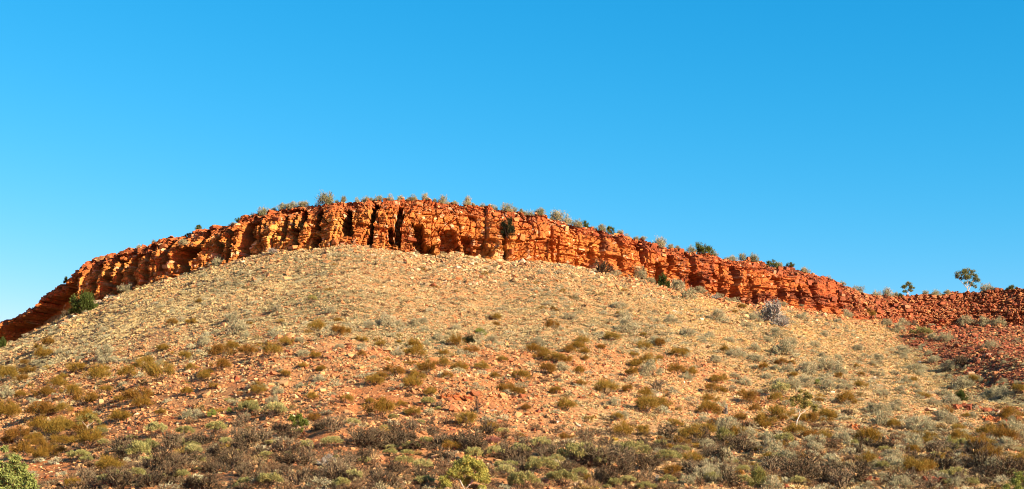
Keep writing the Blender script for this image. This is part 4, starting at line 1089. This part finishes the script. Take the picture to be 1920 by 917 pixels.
def leafless_tree(px, base_py, hpx, wpx, name, label, mat, seed):
    xx, yy, zz = hit(px, base_py); x, y, z = float(xx[0]), float(yy[0]), float(zz[0])
    m = y / math.cos(PITCH) / F
    root = link(bpy.data.objects.new(name, None)); root.location = (x, y, z - .08)
    root['label'] = label; root['category'] = 'tree'
    r = np.random.default_rng(seed)
    hh = hpx * m
    link(bpy.data.objects.new('trunk', tubes_mesh('trunk', [([(0, 0, 0), (.02 * hh, 0, .22 * hh), (-.02 * hh, 0, .5 * hh)], [.05 * hh, .038 * hh, .022 * hh])], mat)), root)
    P, Q, W, W2, t = branch_segments(r, 9, 4, .33, (.5, 1.4), .30, .74, 3)
    tw = strips_mesh('twigs', P * np.array([wpx / hpx, wpx / hpx, 1]) * hh + np.array([0, 0, .24 * hh]), Q * np.array([wpx / hpx, wpx / hpx, 1]) * hh + np.array([0, 0, .24 * hh]), W * hh * .6, W2 * hh * .6, r, mat)
    link(bpy.data.objects.new('twigs', tw), root)
leafless_tree(895, 776, 36, 32, 'charred_tree', 'charred leafless little tree right of the layered orange outcrop', M_dbark, 1)
leafless_tree(1017, 866, 36, 36, 'skeleton_tree', 'slender grey leafless tree in the brush above the oval grey-green bush', M_twig, 2)
leafless_tree(1098, 838, 34, 26, 'skeleton_tree', 'leafless grey-brown sapling with one white stem, above the widest cushion shrub', M_twig, 3)
# fallen bleached branch and pink shrub, yellow flowers
def fallen_branch(px, py, lpx, ang, label, seed):
    xx, yy, zz = hit(px, py); x, y, z = float(xx[0]), float(yy[0]), float(zz[0])
    m = y / math.cos(PITCH) / F; L = lpx * m
    r = np.random.default_rng(seed)
    root = link(bpy.data.objects.new('fallen_branch', None)); root.location = (x, y, z + .15); root.rotation_euler = (0, -ang, 0)
    root['label'] = label; root['category'] = 'branch'
    link(bpy.data.objects.new('limb', tubes_mesh('limb', [([(-.5 * L, 0, 0), (-.1 * L, .03 * L, .03 * L), (.25 * L, 0, .0), (.5 * L, .04 * L, .05 * L)], [.035 * L, .028 * L, .02 * L, .01 * L])], M_dead)), root)
    for k in range(4):
        a = r.uniform(-.3, .3) * L
        link(bpy.data.objects.new('twig', tubes_mesh('twig', [([(a, 0, 0), (a + .12 * L, r.normal(0, .05) * L, .10 * L), (a + .2 * L, r.normal(0, .1) * L, .2 * L)], [.014 * L, .01 * L, .005 * L])], M_dead)), root)
fallen_branch(742, 664, 26, .9, 'bleached fallen branch lying on stones in the middle of the slope', 1)
fallen_branch(683, 793, 16, .5, 'short bleached fallen branch left below the largest golden shrub', 2)
fallen_branch(1436, 742, 12, .6, 'short grey fallen branch beside the shrubs on the lower right slope', 3)
fallen_branch(240, 847, 26, .8, 'pale bent dead branch rising among cushion-topped shrubs at lower left', 4)
M_pink = leaf_mat('pink_foliage', [(0, (0.42, 0.17, 0.12)), (1, (0.46, 0.2, 0.14))])
M_flower = leaf_mat('yellow_flowers', [(0, (0.62, 0.42, 0.03)), (1, (0.66, 0.46, 0.04))])
reg('pink', 1, M_pink, M_stem, lambda r: crown_cloud(r, 2000, 26, .2, .6, .12, .06, .3, .12, .6), st_low)
reg('flower', 1, M_flower, M_stem, lambda r: crown_cloud(r, 900, 16, .2, .6, .10, .08, .3, .14, .6), st_low)
single('pink', 923, 824, 28, 13, 'pink_shrub', 'shrub', 'low shrub with pinkish red leaves in the dark brush above the forked tree')
single('flower', 1150, 825, 18, 7, 'flowering_plant', 'plant', 'low plant with bright yellow flowers right of the leafless sapling')
single('flower', 930, 836, 13, 8, 'flowering_plant', 'plant', 'small yellow-flowered plant just below the pink-leaved shrub')

# ------------------------------------------------------------------ boulders and outcrops
BLD = [rock_mesh('boulder', 500 + i, M_boulder, .75, 10, .6) for i in range(7)]
BLP = [rock_mesh('boulder', 520 + i, M_paleb, .75, 10, .6) for i in range(4)]
def boulder(px, py, w, hpx, label, pale=False, phrase=None, rot=None, k=None):
    xx, yy, zz = hit(px, py + hpx * .4); x, y, z = float(xx[0]), float(yy[0]), float(zz[0])
    m = y / math.cos(PITCH) / F
    lib = BLP if pale else BLD
    o = link(bpy.data.objects.new('boulder', lib[rs.randrange(len(lib)) if k is None else k]))
    o.location = (x, y, z + hpx * m * .25); o.scale = (w * m * .55, w * m * .45, hpx * m * .75)
    o.rotation_euler = (rs.gauss(0, .12), rs.gauss(0, .15), rs.uniform(0, 6.28) if rot is None else rot)
    o['category'] = 'rock'
    if label: o['label'] = label
    else:
        o['group'] = 'pale boulders on the slope' if pale else 'orange boulders on the slope'
        want_label(o, phrase or ('pale boulder' if pale else 'orange boulder'), px, py)
    return o
boulder(855, 764, 34, 16, 'smooth rounded orange boulder just below the layered outcrop')
boulder(835, 837, 22, 13, 'rounded orange boulder in dark brush above and left of the forked tree')
boulder(890, 533, 16, 6, 'flat red slab lying on the upper stony slope')
boulder(1787, 802, 11, 6, 'small white rounded boulder on the lower right slope', True)
boulder(185, 567, 24, 10, 'largest pale orange boulder right of the dark green bush under the left cliff', True)
boulder(936, 490, 14, 5, 'flat white block at the foot of the pale patch of the cliff', True)
for (p, q, w, hh, pl) in [(128, 600, 14, 8, 1), (140, 593, 10, 6, 1), (200, 560, 12, 6, 1), (212, 553, 10, 5, 1), (118, 606, 10, 5, 1), (905, 521, 12, 7, 0), (925, 505, 9, 5, 0), (962, 511, 10, 5, 0), (878, 505, 9, 5, 0), (640, 470, 12, 5, 0),
                          (700, 478, 9, 4, 1), (760, 490, 9, 4, 1), (665, 471, 10, 5, 0), (560, 480, 8, 4, 1), (1545, 592, 14, 7, 0), (1530, 600, 9, 4, 1), (1240, 560, 8, 4, 1), (1265, 582, 8, 4, 1), (1290, 588, 7, 4, 1), (1220, 552, 8, 4, 1), (1315, 600, 8, 5, 1),
                          (1125, 712, 14, 9, 0), (1075, 735, 16, 7, 0), (1190, 752, 14, 8, 0), (1235, 742, 18, 12, 0), (1255, 762, 18, 10, 0), (985, 752, 12, 6, 0), (945, 768, 20, 7, 0), (925, 772, 16, 6, 0), (955, 788, 16, 7, 0), (1005, 745, 14, 5, 0), (1020, 768, 12, 6, 0),
                          (1045, 792, 12, 5, 1), (1085, 802, 12, 5, 1), (1140, 765, 12, 6, 0), (1725, 679, 9, 5, 1), (1640, 708, 9, 6, 1), (1820, 700, 14, 8, 0), (1853, 665, 16, 8, 0), (1845, 655, 12, 8, 0), (1868, 700, 14, 7, 0),
                          (100, 806, 10, 5, 0), (95, 881, 12, 5, 1), (105, 866, 14, 5, 1), (75, 864, 16, 5, 1), (120, 905, 18, 6, 1), (60, 900, 14, 5, 0), (385, 738, 12, 6, 0), (300, 800, 12, 5, 0), (470, 700, 12, 6, 0), (455, 691, 10, 6, 0),
                          (1080, 904, 10, 6, 1), (985, 902, 8, 5, 1), (1376, 852, 14, 7, 0), (1410, 852, 16, 6, 0), (1530, 882, 14, 6, 0), (1585, 885, 16, 6, 0), (605, 745, 10, 5, 1), (540, 765, 10, 5, 0), (1560, 738, 12, 4, 1), (1745, 768, 22, 8, 0), (1770, 800, 16, 7, 0), (1895, 820, 18, 9, 0), (1890, 798, 16, 8, 0)]:
    boulder(p, q, w, hh, None, bool(pl))
def outcrop(name, label, px, py, w, hpx, n, lean, redlib, seed, layered=False, extra_pale=0):
    """a heap or ledge of rock: a core and its separate rocks"""
    xx, yy, zz = hit(px, py + hpx * .4); x, y, z = float(xx[0]), float(yy[0]), float(zz[0])
    m = y / math.cos(PITCH) / F
    root = link(bpy.data.objects.new(name, None)); root.location = (x, y, z)
    root['label'] = label; root['category'] = 'rock'
    r = np.random.default_rng(seed)
    W, Hm = w * m, hpx * m
    for i in range(n):
        pale = i < extra_pale
        lib = BLP if pale else (BLKR if redlib else BLK)
        t = r.uniform(-.5, .5); q = r.uniform(0, 1)
        ox = t * W; oz = q * Hm * (1 - abs(t) * 1.3) ; oy = oz * 1.8 + r.normal(0, .1) * W * .2
        gz = float(H(x + ox, y + oy)) - z
        o = link(bpy.data.objects.new('rock', lib[r.integers(0, len(lib))]), root)
        s_ = min(W * r.uniform(.07, .16), r.uniform(.25, .5)) if not pale else W * r.uniform(.025, .05)
        o.location = (ox, oy, (max(gz, oz * .55) + s_ * .1) if layered else gz + s_ * r.uniform(-.1, .5))
        o.scale = (s_ * (1.6 if layered else 1.1), s_ * .9, s_ * (.45 if layered else .8))
        o.rotation_euler = (r.normal(0, .15), lean + r.normal(0, .15), r.normal(0, .4)) if layered else (r.normal(0, .5), r.normal(0, .5), r.uniform(0, 6.28))
outcrop('rock_outcrop', 'layered orange outcrop of tilted slabs in the middle of the lower slope', 857, 742, 50, 22, 34, .35, False, 1, True)
outcrop('rock_outcrop', 'orange slab outcrop among shrubs on the lower right slope', 1662, 822, 36, 20, 24, .7, False, 2, True)
outcrop('rock_outcrop', 'low orange outcrop right below the slab outcrop on the lower right', 1702, 834, 26, 18, 16, .7, False, 3, True)
outcrop('rock_outcrop', 'orange broken ledge at the left end of the lower right slope rocks', 1612, 800, 36, 16, 20, .4, False, 8, True)
outcrop('rubble_heap', 'red rubble heap with white rocks on the right slope', 1835, 765, 84, 20, 44, .3, True, 4, False, 8)
outcrop('rubble_heap', 'small red rubble heap below the white-rock heap near the right edge', 1868, 788, 40, 16, 34, .3, False, 5)
outcrop('rock_step', 'dark red rock step at the bottom edge, lower right', 1758, 905, 42, 16, 22, .3, True, 6)
outcrop('rock_step', 'bright red rock step at the bottom edge, left of the dark one', 1640, 900, 34, 14, 20, .2, True, 7)
outcrop('rubble_heap', 'dark red broken rocks high in the scree on the right hill', 1855, 660, 50, 30, 34, .9, True, 9)
give_labels()
